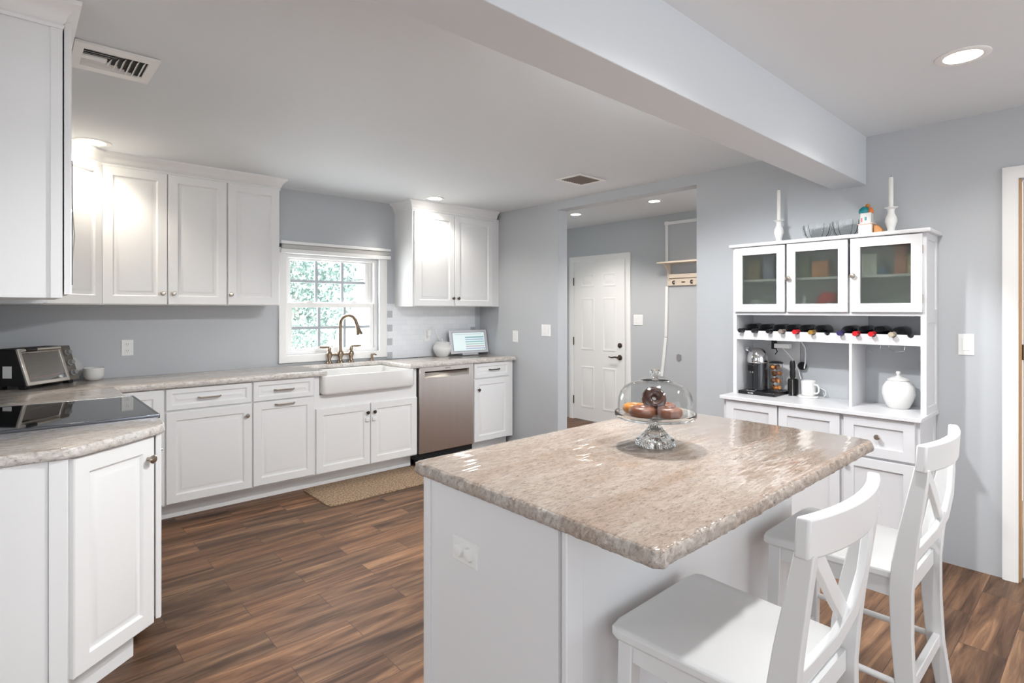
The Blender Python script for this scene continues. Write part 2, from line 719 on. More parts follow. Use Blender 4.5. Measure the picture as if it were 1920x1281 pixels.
def thing(name, label, cat, loc, group=None, local=False, rotz=0.0):
    o = bpy.data.objects.new(name, None)
    C.objects.link(o)
    o.empty_display_size = 0.05
    o.location = loc
    o.rotation_euler = (0, 0, rotz)
    ORG[o.name] = Vector((0, 0, 0)) if local else Vector(loc)
    return tag(o, label, cat, group)


def struct(o):
    o['kind'] = 'structure'
    return o


def dup(root, loc, rotz=None, label=None, group=None):
    r = root.copy()
    C.objects.link(r)
    r.location = loc
    if rotz is not None:
        r.rotation_euler = (0, 0, rotz)
    if label:
        r['label'] = label
    if group:
        r['group'] = group
    for ch in list(root.children):
        c = ch.copy()
        C.objects.link(c)
        c.parent = r
        for g in list(ch.children):
            d = g.copy()
            C.objects.link(d)
            d.parent = c
    return r


def text_part(txt, size, name, m, parent, origin, U, V, depth=0.0004):
    cu = bpy.data.curves.new('t', 'FONT')
    cu.body = txt
    cu.size = size
    cu.extrude = depth
    cu.align_x = 'CENTER'
    cu.align_y = 'CENTER'
    tmp = bpy.data.objects.new('t', cu)
    C.objects.link(tmp)
    bpy.context.view_layer.update()
    me = bpy.data.meshes.new_from_object(tmp.evaluated_get(bpy.context.evaluated_depsgraph_get()))
    bpy.data.objects.remove(tmp)
    W = U.cross(V)
    o_ = ORG[parent.name]
    for v_ in me.vertices:
        c = v_.co.copy()
        v_.co = Vector(origin) + U * c.x + V * c.y + W * c.z - o_
    me.materials.clear()
    me.materials.append(M[m])
    o = bpy.data.objects.new(name, me)
    C.objects.link(o)
    o.parent = parent
    ORG[o.name] = o_
    return o


# ------------------------------------------------------------------ room dimensions
XW, YB, XL = 3.837, 4.765, -0.165      # right wall, sink wall, wall behind the range
ZK, ZD = 2.425, 2.445                  # kitchen and dining ceilings
XH, ZH = 5.40, 2.455                   # hall wall and ceiling
WB, WS = -3.0, -2.4                    # far sides behind the camera

fl = MB()
fl.box(WB - 0.1, WS - 0.1, -0.05, XH + 0.1, YB + 0.5, 0.0)
struct(fl.build('floor', 'floor'))
cl = MB()
cl.box(WB - 0.1, 1.10, ZK, XW + 0.06, YB + 0.1, ZK + 0.12)
struct(cl.build('ceiling', 'ceiling'))
cl = MB()
cl.box(WB - 0.1, WS - 0.1, ZD, XW + 0.06, 1.12, ZD + 0.12)
struct(cl.build('ceiling', 'ceiling'))
cl = MB()
cl.box(XW + 0.05, 1.2, ZH, XH + 0.1, YB + 0.5, ZH + 0.12)
struct(cl.build('ceiling', 'ceiling'))
bmm = MB()
bmm.box(WB, 1.045, 2.155, XW, 1.232, 2.50)
struct(bmm.build('trim_1', 'beam', bevel=0.003))


def wall_y(name, y0, y1, x0, x1, z1, holes):
    """wall lying along X between y0 and y1, with rectangular holes (x0, x1, z0, z1): one connected mesh"""
    grid_wall(name, x0, x1, z1, holes, lambda u, w, t: (u, y0 + (y1 - y0) * t, w))


def wall_x(name, x0, x1, y0, y1, z1, holes):
    grid_wall(name, y0, y1, z1, holes, lambda u, w, t: (x0 + (x1 - x0) * t, u, w))


def grid_wall(name, a, b, z1, holes, fn, m_='wall'):
    us = sorted({a, b} | {h[0] for h in holes} | {h[1] for h in holes})
    zs = sorted({0.0, z1} | {h[2] for h in holes} | {h[3] for h in holes})
    us = [u for u in us if a <= u <= b]
    zs = [z for z in zs if 0 <= z <= z1]
    solid = {}
    for i in range(len(us) - 1):
        for j in range(len(zs) - 1):
            cu, cz = (us[i] + us[i + 1]) / 2, (zs[j] + zs[j + 1]) / 2
            solid[i, j] = not any(h[0] < cu < h[1] and h[2] < cz < h[3] for h in holes)
    mb = MB()
    vt = {}

    def V_(i, j, t):
        k = (i, j, t)
        if k not in vt:
            vt[k] = mb.v(fn(us[i], zs[j], t))
        return vt[k]

    for (i, j), s in solid.items():
        if not s:
            continue
        for t in (0, 1):
            mb.f([V_(i, j, t), V_(i + 1, j, t), V_(i + 1, j + 1, t), V_(i, j + 1, t)])
        for di, dj, e in ((-1, 0, ((0, 0), (0, 1))), (1, 0, ((1, 0), (1, 1))), (0, -1, ((0, 0), (1, 0))), (0, 1, ((0, 1), (1, 1)))):
            if not solid.get((i + di, j + dj), False):
                (p, q), (r, s_) = e
                mb.f([V_(i + p, j + q, 0), V_(i + r, j + s_, 0), V_(i + r, j + s_, 1), V_(i + p, j + q, 1)])
    m_ = 'ceiling' if name in ('wall_front', 'wall_west', 'wall_north') else 'wall'
    return struct(mb.build(name, m_))


WIN = (1.725, 2.600, 1.012, 1.880)
wall_y('wall_back', YB, YB + 0.14, XL - 0.12, XW + 0.06, 2.56, [WIN])
wall_x('wall_right', XW, XW + 0.128, WS, YB + 0.02, 2.56, [(2.163, 3.592, -1, 2.346), (-0.47, 0.362, -1, 2.075)])
wall_x('wall_left', XL - 0.12, XL, 2.30, YB + 0.02, 2.56, [])
wall_y('wall_front', WS - 0.12, WS, WB, XW + 0.06, 2.56, [(-2.5, -0.3, 0.15, 2.35), (0.7, 3.3, 0.15, 2.35)])
wall_x('wall_west', WB - 0.12, WB, WS, YB + 0.02, 2.56, [(-0.6, 1.8, 0.45, 2.25)])
wall_y('wall_north', YB, YB + 0.12, WB, XL - 0.1, 2.56, [])
wall_x('wall_hall', XH, XH + 0.12, 1.2, YB + 0.5, 2.60, [(3.955, 4.765, -1, 2.010)])
wall_y('wall_hallend', YB + 0.40, YB + 0.52, XW + 0.06, XH + 0.05, 2.6, [])
wall_y('wall_hallside', 1.10, 1.22, XW + 0.1, XH + 0.05, 2.6, [(4.05, 5.35, 0.15, 2.38)])


# plain frames in unseen windows added to light the room and the hall
def plain_window(name, O, U, w, h, W):
    mb = MB()
    mb.frame(O, U, Z, W, w, h, 0.06, 0.08)
    o = struct(mb.build(name, 'trim', bevel=0.003))
    k = MB()
    k.ob(O, U, Z, W, (w / 2 - 0.03, w / 2 + 0.03), (0.06, h - 0.06), (0.01, 0.07))
    k.build('mullion', 'trim', o)


plain_window('added_window_2', (-2.5, WS - 0.02, 0.15), X, 2.2, 2.2, -Y)
plain_window('added_window_3', (0.7, WS - 0.02, 0.15), X, 2.6, 2.2, -Y)
plain_window('added_window_5', (4.05, 1.10, 0.15), X, 1.30, 2.23, -Y)
plain_window('added_window_4', (WB - 0.02, -0.6, 0.45), Y, 2.4, 1.8, -X)


# ------------------------------------------------------------------ sink window
w1 = MB()
ox0, ox1, oz0, oz1 = WIN
w1.frame((ox0, YB + 0.03, oz0), X, Z, Y, ox1 - ox0, oz1 - oz0, 0.030, 0.10)
window1 = struct(w1.build('window_1', 'trim', bevel=0.002))
cs = MB()
cs.frame((1.665, YB - 0.022, 0.948), X, Z, Y, 2.680 - 1.665, 1.930 - 0.948, (0.060, 0.080, 0.064, 0.050), 0.022)
cs.build('casing', 'trim', window1, bevel=0.004)


def sash(name, x0, x1, z0, z1, y, gx0, gx1, gz0, gz1, mv, mh, lock=False):
    s = MB()
    s.frame((x0, y, z0), X, Z, Y, x1 - x0, z1 - z0, (gx0 - x0, x1 - gx1, gz0 - z0, z1 - gz1), 0.030)
    so = s.build(name, 'trim', window1, bevel=0.003)
    p = MB()
    p.box(gx0 - 0.002, y + 0.012, gz0 - 0.002, gx1 + 0.002, y + 0.018, gz1 + 0.002)
    p.build('pane', 'pane', so)
    for xx in mv:
        b = MB()
        b.box(xx - 0.0125, y + 0.006, gz0, xx + 0.0125, y + 0.024, gz1)
        b.build('muntin', 'muntin', so)
    b = MB()
    b.box(gx0, y + 0.007, mh - 0.0125, gx1, y + 0.023, mh + 0.0125)
    b.build('muntin', 'muntin', so)
    if lock:
        for xx in (1.955, 2.375):
            k = MB()
            k.prism([(xx - 0.032, y + 0.004, z1), (xx + 0.032, y + 0.004, z1), (xx + 0.020, y + 0.004, z1 + 0.016), (xx - 0.010, y + 0.004, z1 + 0.022), (xx - 0.022, y + 0.004, z1 + 0.016)], (0, 0.022, 0))
            k.build('sash_lock', 'plastic', so, bevel=0.002)


sash('upper_sash', 1.757, 2.535, 1.430, 1.850, YB + 0.082, 1.797, 2.500, 1.470, 1.832, (2.030, 2.275), 1.652)
sash('lower_sash', 1.757, 2.568, 1.030, 1.462, YB + 0.042, 1.795, 2.530, 1.058, 1.420, (2.038, 2.280), 1.241, True)
st = MB()
st.box(2.535, YB + 0.080, 1.462, 2.568, YB + 0.112, 1.850)
st.build('side_track', 'trim', window1)

rs = thing('roller_shade', 'rolled up grey and white roller shade mounted above the sink window', 'window shade', (2.185, YB, 1.93))
b = MB(); b.box(1.672, 4.715, 1.956, 2.705, 4.765, 1.982); b.build('head_rail', 'plastic', rs, bevel=0.004)
b = MB(); b.box(1.680, 4.728, 1.913, 2.700, 4.763, 1.957); b.build('rolled_fabric', mat('shade_fabric', S(196, 194, 190), 0.8), rs, bevel=0.01)
b = MB(); b.box(1.672, 4.712, 1.880, 2.702, 4.742, 1.914); b.build('bottom_bar', 'plastic', rs, bevel=0.003)
b = MB(); b.box(1.664, 4.716, 1.925, 1.674, 4.762, 1.955); b.build('end_bracket', 'black', rs)

# ------------------------------------------------------------------ outdoors beyond the sink window, plant colours bleached to imitate overexposure
M['grass'] = mat('lawn_grass', S(205, 212, 196), 0.9, var=0.2, vscale=0.8)
M['siding'] = mat('white_siding', S(235, 236, 238), 0.6)
M['roofm'] = mat('roof_shingle', S(130, 130, 135), 0.8, var=0.2, vscale=8)
M['leafa'] = mat('leaf_bleached_green', S(150, 172, 166), 0.7, var=0.45, vscale=2)
M['leafb'] = mat('leaf_bleached_blue', S(130, 164, 176), 0.7, var=0.3, vscale=2)
M['bark'] = mat('tree_bark', S(170, 170, 165), 0.9, bump=0.5, bscale=30)
g = MB(); g.box(-14, YB + 0.9, -0.35, 26, 34, -0.30)
tag(g.build('lawn', 'grass'), 'bright sunlit lawn outside beyond the sink window', 'lawn', kind='stuff')


def leaf_cloud(mb, c, rx, ry, rz, n, s):
    for _ in range(n):
        while True:
            p = Vector((random.uniform(-1, 1), random.uniform(-1, 1), random.uniform(-1, 1)))
            if 0.35 < p.length < 1:
                break
        q = Vector((c[0] + p.x * rx, c[1] + p.y * ry, c[2] + p.z * rz))
        a = Vector((random.gauss(0, 1), random.gauss(0, 1), random.gauss(0, 1))).normalized()
        u = a.orthogonal().normalized() * s * random.uniform(0.6, 1.2)
        w = a.cross(u).normalized() * s * 0.6
        mb.f([mb.v(q - u), mb.v(q + w), mb.v(q + u), mb.v(q - w)])


def tree(c, h, r, label, m, n=900):
    t = thing('tree', label, 'tree', c)
    k = MB()
    k.tube([(c[0], c[1], c[2]), (c[0] + 0.05, c[1], c[2] + h * 0.4), (c[0], c[1] + 0.1, c[2] + h * 0.7)], [0.10, 0.08, 0.05])
    k.build('trunk', 'bark', t)
    k = MB()
    leaf_cloud(k, (c[0], c[1], c[2] + h * 0.55), r, r, h * 0.47, n * 4, 0.07)
    o = k.build('crown', m, t)
    o['kind'] = 'stuff'
    return t


tree((4.9, 13.0, -0.29), 5.5, 1.5, 'leafy green tree outside, seen in the left panes of the sink window', 'leafa', 1500)
tree((6.9, 20.5, -0.29), 7.5, 1.5, 'leafy tree outside, seen in the middle panes of the sink window', 'leafa', 1300)


def bush(c, r, h, label, m, n=500):
    k = MB()
    leaf_cloud(k, (c[0], c[1], c[2] + h / 2 + 0.04), r, r, h / 2, n * 3, 0.04)
    tag(k.build('bush', m, origin=c), label, 'bush')


bush((3.55, 8.6, -0.29), 0.55, 0.95, 'low bluish shrub outside below the sink window', 'leafb')
bush((3.9, 10.2, -0.29), 0.8, 1.5, 'tall rounded green shrub outside left of the sink window view', 'leafa')
ga = thing('garage', 'white sided gabled garage outside, seen in the right panes of the sink window', 'building', (9.2, 15.5, -0.3))  # the white outbuilding is a garage, not a shed
b = MB(); b.box(7.7, 14.5, -0.3, 11.5, 18.5, 2.3); b.build('walls', 'siding', ga)
b = MB(); b.prism([(7.45, 14.3, 2.28), (11.75, 14.3, 2.28), (9.6, 14.3, 3.7)], (0, 4.4, 0)); b.build('roof', 'roofm', ga)
b = MB(); b.box(8.6, 14.46, -0.3, 10.8, 14.5, 1.9); b.build('garage_door', 'plastic', ga)

# ------------------------------------------------------------------ doors and trim
# hall door
d1 = MB()
DY0, DY1, DZ = 3.962, 4.757, 2.003
d1.rings((XH + 0.02, DY1, 0.008), -Y, Z, -X, DY1 - DY0, DZ - 0.008, [(0, 0), (0, 0.035)])
door1 = struct(d1.build('door_1', 'trim', bevel=0.002))
for (ya, yb_) in ((4.639, 4.426), (4.290, 4.090)):
    for (za, zb_) in ((1.685, 1.850), (0.894, 1.550), (0.165, 0.688)):
        p = MB()
        p.rings((XH - 0.0148, ya, za), -Y, Z, -X, ya - yb_, zb_ - za, [(0, 0.0), (0, 0.0005), (0.004, 0.004), (0.016, 0.004), (0.022, 0.0005), (0.034, 0.0005), (0.060 if zb_ - za > 0.3 else 0.05, 0.005)])
        p.build('panel', 'trim', door1)
for zz in (1.76, 1.0, 0.25):
    k = MB()
    k.tube([(XH - 0.022, 4.758, zz - 0.05), (XH - 0.022, 4.758, zz + 0.05)], 0.008, 10)
    k.build('hinge', 'darkmetal', door1)
k = MB(); k.lathe([(0, 0), (0.030, 0), (0.030, 0.008), (0.020, 0.016), (0, 0.018)], (XH - 0.015, 4.03, 0.974), 20, -X); k.build('deadbolt', 'darkmetal', door1)
k = MB(); k.lathe([(0, 0), (0.032, 0), (0.032, 0.008), (0.014, 0.016), (0.012, 0.05), (0, 0.05)], (XH - 0.015, 4.03, 0.829), 20, -X)
lv = k.build('lever_handle', 'darkmetal', door1)
k = MB(); k.tube([(XH - 0.06, 4.025, 0.831), (XH - 0.062, 4.07, 0.836), (XH - 0.062, 4.12, 0.826), (XH - 0.060, 4.165, 0.834)], [0.010, 0.009, 0.008, 0.006]); k.build('lever', 'darkmetal', lv)


def casing3(name, pts, width, O3):
    """door casing: mitred three-sided trim around an opening; pts = (inner y0, inner y1, z top) on plane x"""
    x, y0, y1, zt = O3
    prof = [(0, 0), (0, 0.012), (0.012, 0.017), (width - 0.014, 0.020), (width, 0.016), (width, 0)]
    mb = MB()
    path = [Vector((x, y0, 0)), Vector((x, y0, zt)), Vector((x, y1, zt)), Vector((x, y1, 0))]
    outs = [Vector((0, -1, 0)), Vector((0, -1, 1)), Vector((0, 1, 1)), Vector((0, 1, 0))]
    rings = []
    for P, o_ in zip(path, outs):
        rings.append([mb.v(P + o_ * a - X * t) for a, t in prof])
    for r0, r1 in zip(rings, rings[1:]):
        for q in range(len(prof)):
            mb.f([r0[q], r1[q], r1[(q + 1) % len(prof)], r0[(q + 1) % len(prof)]])
    mb.f(rings[0])
    mb.f(rings[-1][::-1])
    return struct(mb.build(name, 'trim'))


casing3('trim_2', None, 0.072, (XH, 3.957, 4.766, 2.005))
casing3('trim_3', None, 0.062, (XW, -0.470, 0.362, 2.075))
# dining door at the right edge of the frame
d2 = MB(); d2.box(XW + 0.055, -0.465, 0.008, XW + 0.092, 0.352, 2.066)
door2 = struct(d2.build('door_2', 'trim', bevel=0.002))
k = MB(); k.box(XW + 0.002, 0.353, 0, XW + 0.055, 0.363, 2.072); k.build('jamb', 'jambwood', door2)
k = MB(); k.tube([(XW + 0.048, 0.349, 1.14), (XW + 0.048, 0.349, 1.22)], 0.007, 10); k.build('hinge', 'darkmetal', door2)


# ------------------------------------------------------------------ cabinet helpers
def raised(O, U, W, w, h, m=0.058, t=0.020):
    mb = MB()
    mm = min(m, h * 0.27, w * 0.27)
    mb.rings(O, U, Z, W, w, h, [(0, 0), (0, t - 0.004), (0.004, t), (mm - 0.004, t), (mm, t - 0.003), (mm + 0.004, t - 0.010), (mm + 0.011, t - 0.011), (mm + 0.030, t - 0.003), (mm + 0.034, t - 0.0025)])
    return mb


def shaker(O, U, W, w, h, m=0.05, t=0.02):
    mb = MB()
    mb.rings(O, U, Z, W, w, h, [(0, 0), (0, t - 0.001), (0.001, t), (m, t), (m + 0.001, t - 0.009), (m + 0.006, t - 0.010)])
    return mb


def knob(P, W, par, m='nickel', s=1.0, name='knob'):
    mb = MB()
    mb.lathe([(0, 0), (0.007 * s, 0), (0.006 * s, 0.012 * s), (0.013 * s, 0.017 * s), (0.015 * s, 0.023 * s), (0.011 * s, 0.028 * s), (0, 0.030 * s)], P, 18, W)
    return mb.build(name, m, par)


def bar(P, U, W, L_, par, m='nickel'):
    P = Vector(P)
    mb = MB()
    a, b_ = P - U * L_ / 2, P + U * L_ / 2
    mb.tube([a, a + W * 0.014 + U * 0.004, a + W * 0.024 + U * 0.012, b_ + W * 0.024 - U * 0.012, b_ + W * 0.014 - U * 0.004, b_], [0.006, 0.006, 0.0055, 0.0055, 0.006, 0.006], 10)
    return mb.build('handle', m, par)


YF = 4.205                      # carcass front of the sink-wall base units
mY = Vector((0, -1, 0))
mX = Vector((-1, 0, 0))


def base_unit(name, label, cat, x0, x1, ztop=0.885, toe=True):
    t = thing(name, label, cat, ((x0 + x1) / 2, 4.5, 0))
    b = MB(); b.box(x0, YF, 0.115, x1, YB - 0.004, ztop); b.build('body', 'cab', t)
    if toe:
        b = MB(); b.box(x0, 4.305, 0.0, x1, 4.33, 0.116); b.build('toe_kick', 'cab', t)
    return t


c0 = base_unit('base_cabinet', 'white corner base cabinet half hidden behind the range', 'cabinet', 0.46, 0.742)
raised((0.475, YF, 0.125), X, mY, 0.735 - 0.475, 0.755).build('door', 'cab', c0)
c1 = base_unit('base_cabinet', 'white base cabinet with one wide drawer over a single knobbed door', 'cabinet', 0.742, 1.284)
dr = raised((0.750, YF, 0.738), X, mY, 0.528, 0.142, 0.036).build('drawer', 'cab', c1)
bar((1.006, YF - 0.02, 0.809), X, mY, 0.138, dr)
do = raised((0.752, YF, 0.125), X, mY, 0.529, 0.599).build('door', 'cab', c1)
knob((1.245, YF - 0.02, 0.648), mY, do)
c2 = base_unit('base_cabinet', 'white base cabinet with a drawer over a pull-out front, left of the sink', 'cabinet', 1.284, 1.742)
dr = raised((1.290, YF, 0.738), X, mY, 0.443, 0.146, 0.036).build('drawer', 'cab', c2)
bar((1.507, YF - 0.02, 0.811), X, mY, 0.142, dr)
do = raised((1.290, YF, 0.128), X, mY, 0.446, 0.603).build('pull_out_front', 'cab', c2)
bar((1.511, YF - 0.02, 0.704), X, mY, 0.140, do)
c3 = base_unit('base_cabinet', 'white two-door base cabinet under the farmhouse sink', 'cabinet', 1.742, 2.664, 0.733)
for xx in ((1.7425, 1.784), (2.617, 2.6635)):
    b = MB(); b.box(xx[0], YF, 0.732, xx[1], YB - 0.005, 0.885); b.build('stile', 'cab', c3)
for (x0_, x1_, kx) in ((1.750, 2.207, 2.178), (2.213, 2.660, 2.240)):
    do = raised((x0_, YF, 0.124), X, mY, x1_ - x0_, 0.505).build('door', 'cab', c3)
    knob((kx, YF - 0.02, 0.554), mY, do, 'darkmetal')
    k = MB(); k.box(kx - 0.018, YF - 0.034, 0.478, kx + 0.018, YF - 0.0195, 0.512)
    k.build('child_latch', 'plastic', do, bevel=0.006)
c4 = base_unit('base_cabinet', 'narrow white base cabinet at the right end beside the doorway wall', 'cabinet', 3.298, 3.812)
dr = raised((3.304, YF, 0.736), X, mY, 0.452, 0.145, 0.036).build('drawer', 'cab', c4)
bar((3.55, YF - 0.02, 0.812), X, mY, 0.13, dr, 'darkmetal')
do = raised((3.304, YF, 0.122), X, mY, 0.452, 0.604).build('door', 'cab', c4)
knob((3.350, YF - 0.02, 0.625), mY, do, 'darkmetal')

# ------------------------------------------------------------------ dishwasher
dw = thing('dishwasher', 'stainless steel dishwasher built in between sink and narrow cabinet', 'dishwasher', (2.985, 4.45, 0))
b = MB(); b.box(2.667, 4.215, 0.06, 3.296, 4.755, 0.884); b.build('tub', 'blackmatt', dw)
b = MB(); b.box(2.70, 4.30, 0.0, 3.28, 4.33, 0.065); b.build('toe_kick', 'blackmatt', dw)
dm = MB()
dm.frame((2.682, 4.215, 0.118), X, Z, mY, 0.606, 0.767, (0.058, 0.056, 0.670, 0.040), 0.034)
door = dm.build('door', 'stainless', dw, bevel=0.003)
b = MB(); b.prism([(2.740, 4.185, 0.787), (2.740, 4.212, 0.787), (2.740, 4.212, 0.832)], (0.493, 0, 0)); b.build('control_strip', 'stainless2', dw)
b = MB(); b.box(2.738, 4.2125, 0.786, 3.234, 4.2145, 0.848); b.build('handle_pocket', 'gap', dw)
text_part('BOSCH', 0.017, 'logo', 'blackmatt', dw, (2.99, 4.1805, 0.866), X, Z)

# ------------------------------------------------------------------ sink, faucet, soap dispenser
sk = MB()
sx0, sx1, sy0, sy1, sz0, sz1 = 1.788, 2.612, 4.138, 4.668, 0.736, 0.8855
def rrect(x0, y0, x1, y1, r, z, n=6):
    out = []
    for cx, cy, a0 in ((x1 - r, y0 + r, -90), (x1 - r, y1 - r, 0), (x0 + r, y1 - r, 90), (x0 + r, y0 + r, 180)):
        for j in range(n + 1):
            t_ = math.radians(a0 + 90 * j / n)
            out.append(sk.v((cx + r * math.cos(t_), cy + r * math.sin(t_), z)))
    return out


hh = sz1 - sz0
srows = []
for ins_, ht_, rad_ in ((0.022, 0, 0.02), (0.010, 0.003, 0.028), (0.003, 0.010, 0.032), (0, 0.022, 0.034), (0, hh - 0.008, 0.034), (0.002, hh - 0.002, 0.033), (0.008, hh, 0.03), (0.020, hh, 0.03), (0.026, hh - 0.004, 0.03), (0.030, hh - 0.014, 0.03), (0.036, 0.045, 0.04), (0.050, 0.022, 0.05), (0.080, 0.016, 0.05)):
    srows.append(rrect(sx0 + ins_, sy0 + ins_, sx1 - ins_, sy1 - ins_, rad_, sz0 + ht_))
for r0, r1 in zip(srows, srows[1:]):
    for q in range(len(r0)):
        sk.f([r0[q], r0[(q + 1) % len(r0)], r1[(q + 1) % len(r0)], r1[q]])
sk.f(srows[0][::-1])
sk.f(srows[-1])
so = thing('farmhouse_sink', 'white apron-front farmhouse sink under the window', 'sink', (2.2, 4.4, sz0))
sk.build('basin', 'porcelain', so, sharp=60)
k = MB(); k.lathe([(0, 0), (0.035, 0), (0.04, 0.003), (0.02, 0.004), (0, 0.002)], (2.2, 4.42, sz0 + 0.0165), 20); k.build('drain', 'chrome', so)

fc = thing('bridge_faucet', 'tall arched bronze bridge faucet with two levers behind the sink', 'faucet', (2.187, 4.705, 0.925))


def column(c, h, name, par):
    mb = MB()
    mb.lathe([(0, 0), (0.030, 0), (0.030, 0.006), (0.020, 0.014), (0.015, 0.030), (0.015, 0.045), (0.024, 0.068), (0.026, 0.082), (0.022, 0.096), (0.014, 0.108), (0.016, h - 0.012), (0.012, h - 0.002), (0, h)], c, 20)
    return mb.build(name, 'bronze', par)


for xx in (2.085, 2.290):
    cb_ = column((xx, 4.705, 0.925), 0.148, 'valve_column', fc)
    s = -1 if xx < 2.187 else 1
    k = MB()
    k.tube([(xx, 4.705, 1.068), (xx + s * 0.02, 4.705, 1.072), (xx + s * 0.06, 4.704, 1.072), (xx + s * 0.095, 4.703, 1.074)], [0.010, 0.009, 0.011, 0.008], 10)
    k.build('lever', 'bronze', cb_)
k = MB()
k.lathe([(0, 0), (0.030, 0), (0.030, 0.006), (0.021, 0.016), (0.017, 0.032), (0.017, 0.045), (0.028, 0.070), (0.030, 0.085), (0.025, 0.102), (0.016, 0.118), (0.014, 0.14), (0, 0.14)], (2.187, 4.705, 0.925), 20)
k.build('centre_column', 'bronze', fc)
k = MB(); k.tube([(2.085, 4.705, 1.004), (2.290, 4.705, 1.004)], 0.013, 12); k.build('bridge', 'bronze', fc)
pts = [(2.187, 4.705, 1.06), (2.187, 4.705, 1.10), (2.187, 4.705, 1.27)]
for i in range(1, 13):
    a = PI * i / 12 * 0.93
    rr = 0.075
    pts.append((2.187 + 0.040 * (1 - math.cos(a)), 4.705 - rr * (1 - math.cos(a)), 1.27 + 0.078 * math.sin(a)))
pts.append((pts[-1][0] + 0.006, pts[-1][1] - 0.010, pts[-1][2] - 0.03))
k = MB(); k.tube(pts, 0.0155, 14); k.build('spout', 'bronze', fc)
e_ = Vector(pts[-1])
k = MB(); k.lathe([(0, -0.01), (0.016, -0.01), (0.017, 0.01), (0.023, 0.04), (0.030, 0.068), (0.030, 0.080), (0.025, 0.082), (0, 0.080)], e_, 18, Vector((0.14, -0.22, -1))); k.build('spray_head', 'bronze', fc)
sd = thing('soap_dispenser', 'small bronze soap dispenser right of the faucet', 'soap dispenser', (2.495, 4.70, 0.925))
k = MB(); k.lathe([(0, 0), (0.018, 0), (0.018, 0.005), (0.011, 0.012), (0.010, 0.040), (0.012, 0.046), (0.010, 0.066), (0, 0.068)], (2.495, 4.70, 0.925), 16); k.build('pump_body', 'bronze', sd)
k = MB(); k.tube([(2.495, 4.70, 0.985), (2.510, 4.68, 0.988), (2.522, 4.665, 0.980)], 0.006, 8); k.build('nozzle', 'bronze', sd)


# ------------------------------------------------------------------ worktops with a chipped edge
def worktop(name, outline, z0, z1, m, label, cat, chip=0.006, step=0.012, rough_edges=None):
    pts = []
    nv = len(outline)
    for i in range(nv):
        a, b_ = Vector((*outline[i], 0)), Vector((*outline[(i + 1) % nv], 0))
        k = max(1, int((b_ - a).length / step))
        if rough_edges is not None and i not in rough_edges:
            k = max(1, int((b_ - a).length / 0.15))
        for j in range(k):
            pts.append((a.lerp(b_, j / k), (rough_edges is None or i in rough_edges)))
    area = sum(outline[i][0] * outline[(i + 1) % nv][1] - outline[(i + 1) % nv][0] * outline[i][1] for i in range(nv))
    sgn = 1 if area > 0 else -1
    n = len(pts)
    mb = MB()
    rows = []
    zs = [0.0, 0.10, 0.28, 0.46, 0.64, 0.82, 0.94, 1.0]
    ins = [0.006, 0.003, 0.0005, 0.0, 0.001, 0.003, 0.006, 0.012]
    for zi, i_ in zip(zs, ins):
        row = []
        for q in range(n):
            p, rgh = pts[q]
            d = pts[(q + 1) % n][0] - pts[q - 1][0]
            nn = Vector((d.y, -d.x, 0)).normalized() * sgn
            zz = z0 + (z1 - z0) * zi
            off = -i_
            if rgh:
                nz = noise.noise(Vector((p.x * 60, p.y * 60, zz * 90))) + 0.8 * noise.noise(Vector((p.x * 150, p.y * 150, zz * 190)))
                fall = 1.0 if 0.05 < zi < 0.95 else 0.5
                off += nz * chip * fall
            row.append(mb.v((p.x + nn.x * off, p.y + nn.y * off, zz)))
        rows.append(row)
    for r0, r1 in zip(rows, rows[1:]):
        for q in range(n):
            mb.f([r0[q], r0[(q + 1) % n], r1[(q + 1) % n], r1[q]])
    mb.caps(rows[-1])
    mb.caps(rows[0])
    o = mb.build(name, m, sharp=75)
    o.data.materials.append(M[m + '_edge'])
    for p_ in o.data.polygons:
        if abs(p_.normal.z) < 0.75:
            p_.material_index = 1
    return tag(o, label, cat)


worktop('worktop', [(XL, 3.612), (0.478, 3.612), (0.478, 4.165), (1.83, 4.165), (1.83, 4.662), (2.575, 4.662), (2.575, 4.158), (3.818, 4.158), (3.818, YB), (XL, YB)],
        0.886, 0.925, 'granite2', 'long L-shaped speckled granite worktop along the sink wall', 'worktop', 0.0045, 0.008, {1, 2, 3, 4, 5, 6})
worktop('worktop', [(XL, 2.446), (0.04, 2.440), (0.125, 2.432), (0.185, 2.446), (0.30, 2.535), (0.40, 2.618), (0.452, 2.664), (0.480, 2.705), (0.486, 2.760), (0.486, 2.884), (XL, 2.884)],
        0.886, 0.925, 'granite2', 'small speckled granite worktop with angled corner in front of the range', 'worktop', 0.0045, 0.007, {0, 1, 2, 3, 4, 5, 6, 7, 8})
worktop('worktop', [(0.940, 0.625), (0.955, 0.608), (2.315, 0.608), (2.335, 0.622), (2.345, 0.65), (2.345, 1.490), (2.330, 1.503), (0.955, 1.503), (0.938, 1.490)],
        0.886, 0.925, 'granite', 'large beige granite island top with a rough chiselled edge', 'worktop', 0.0055, 0.006)

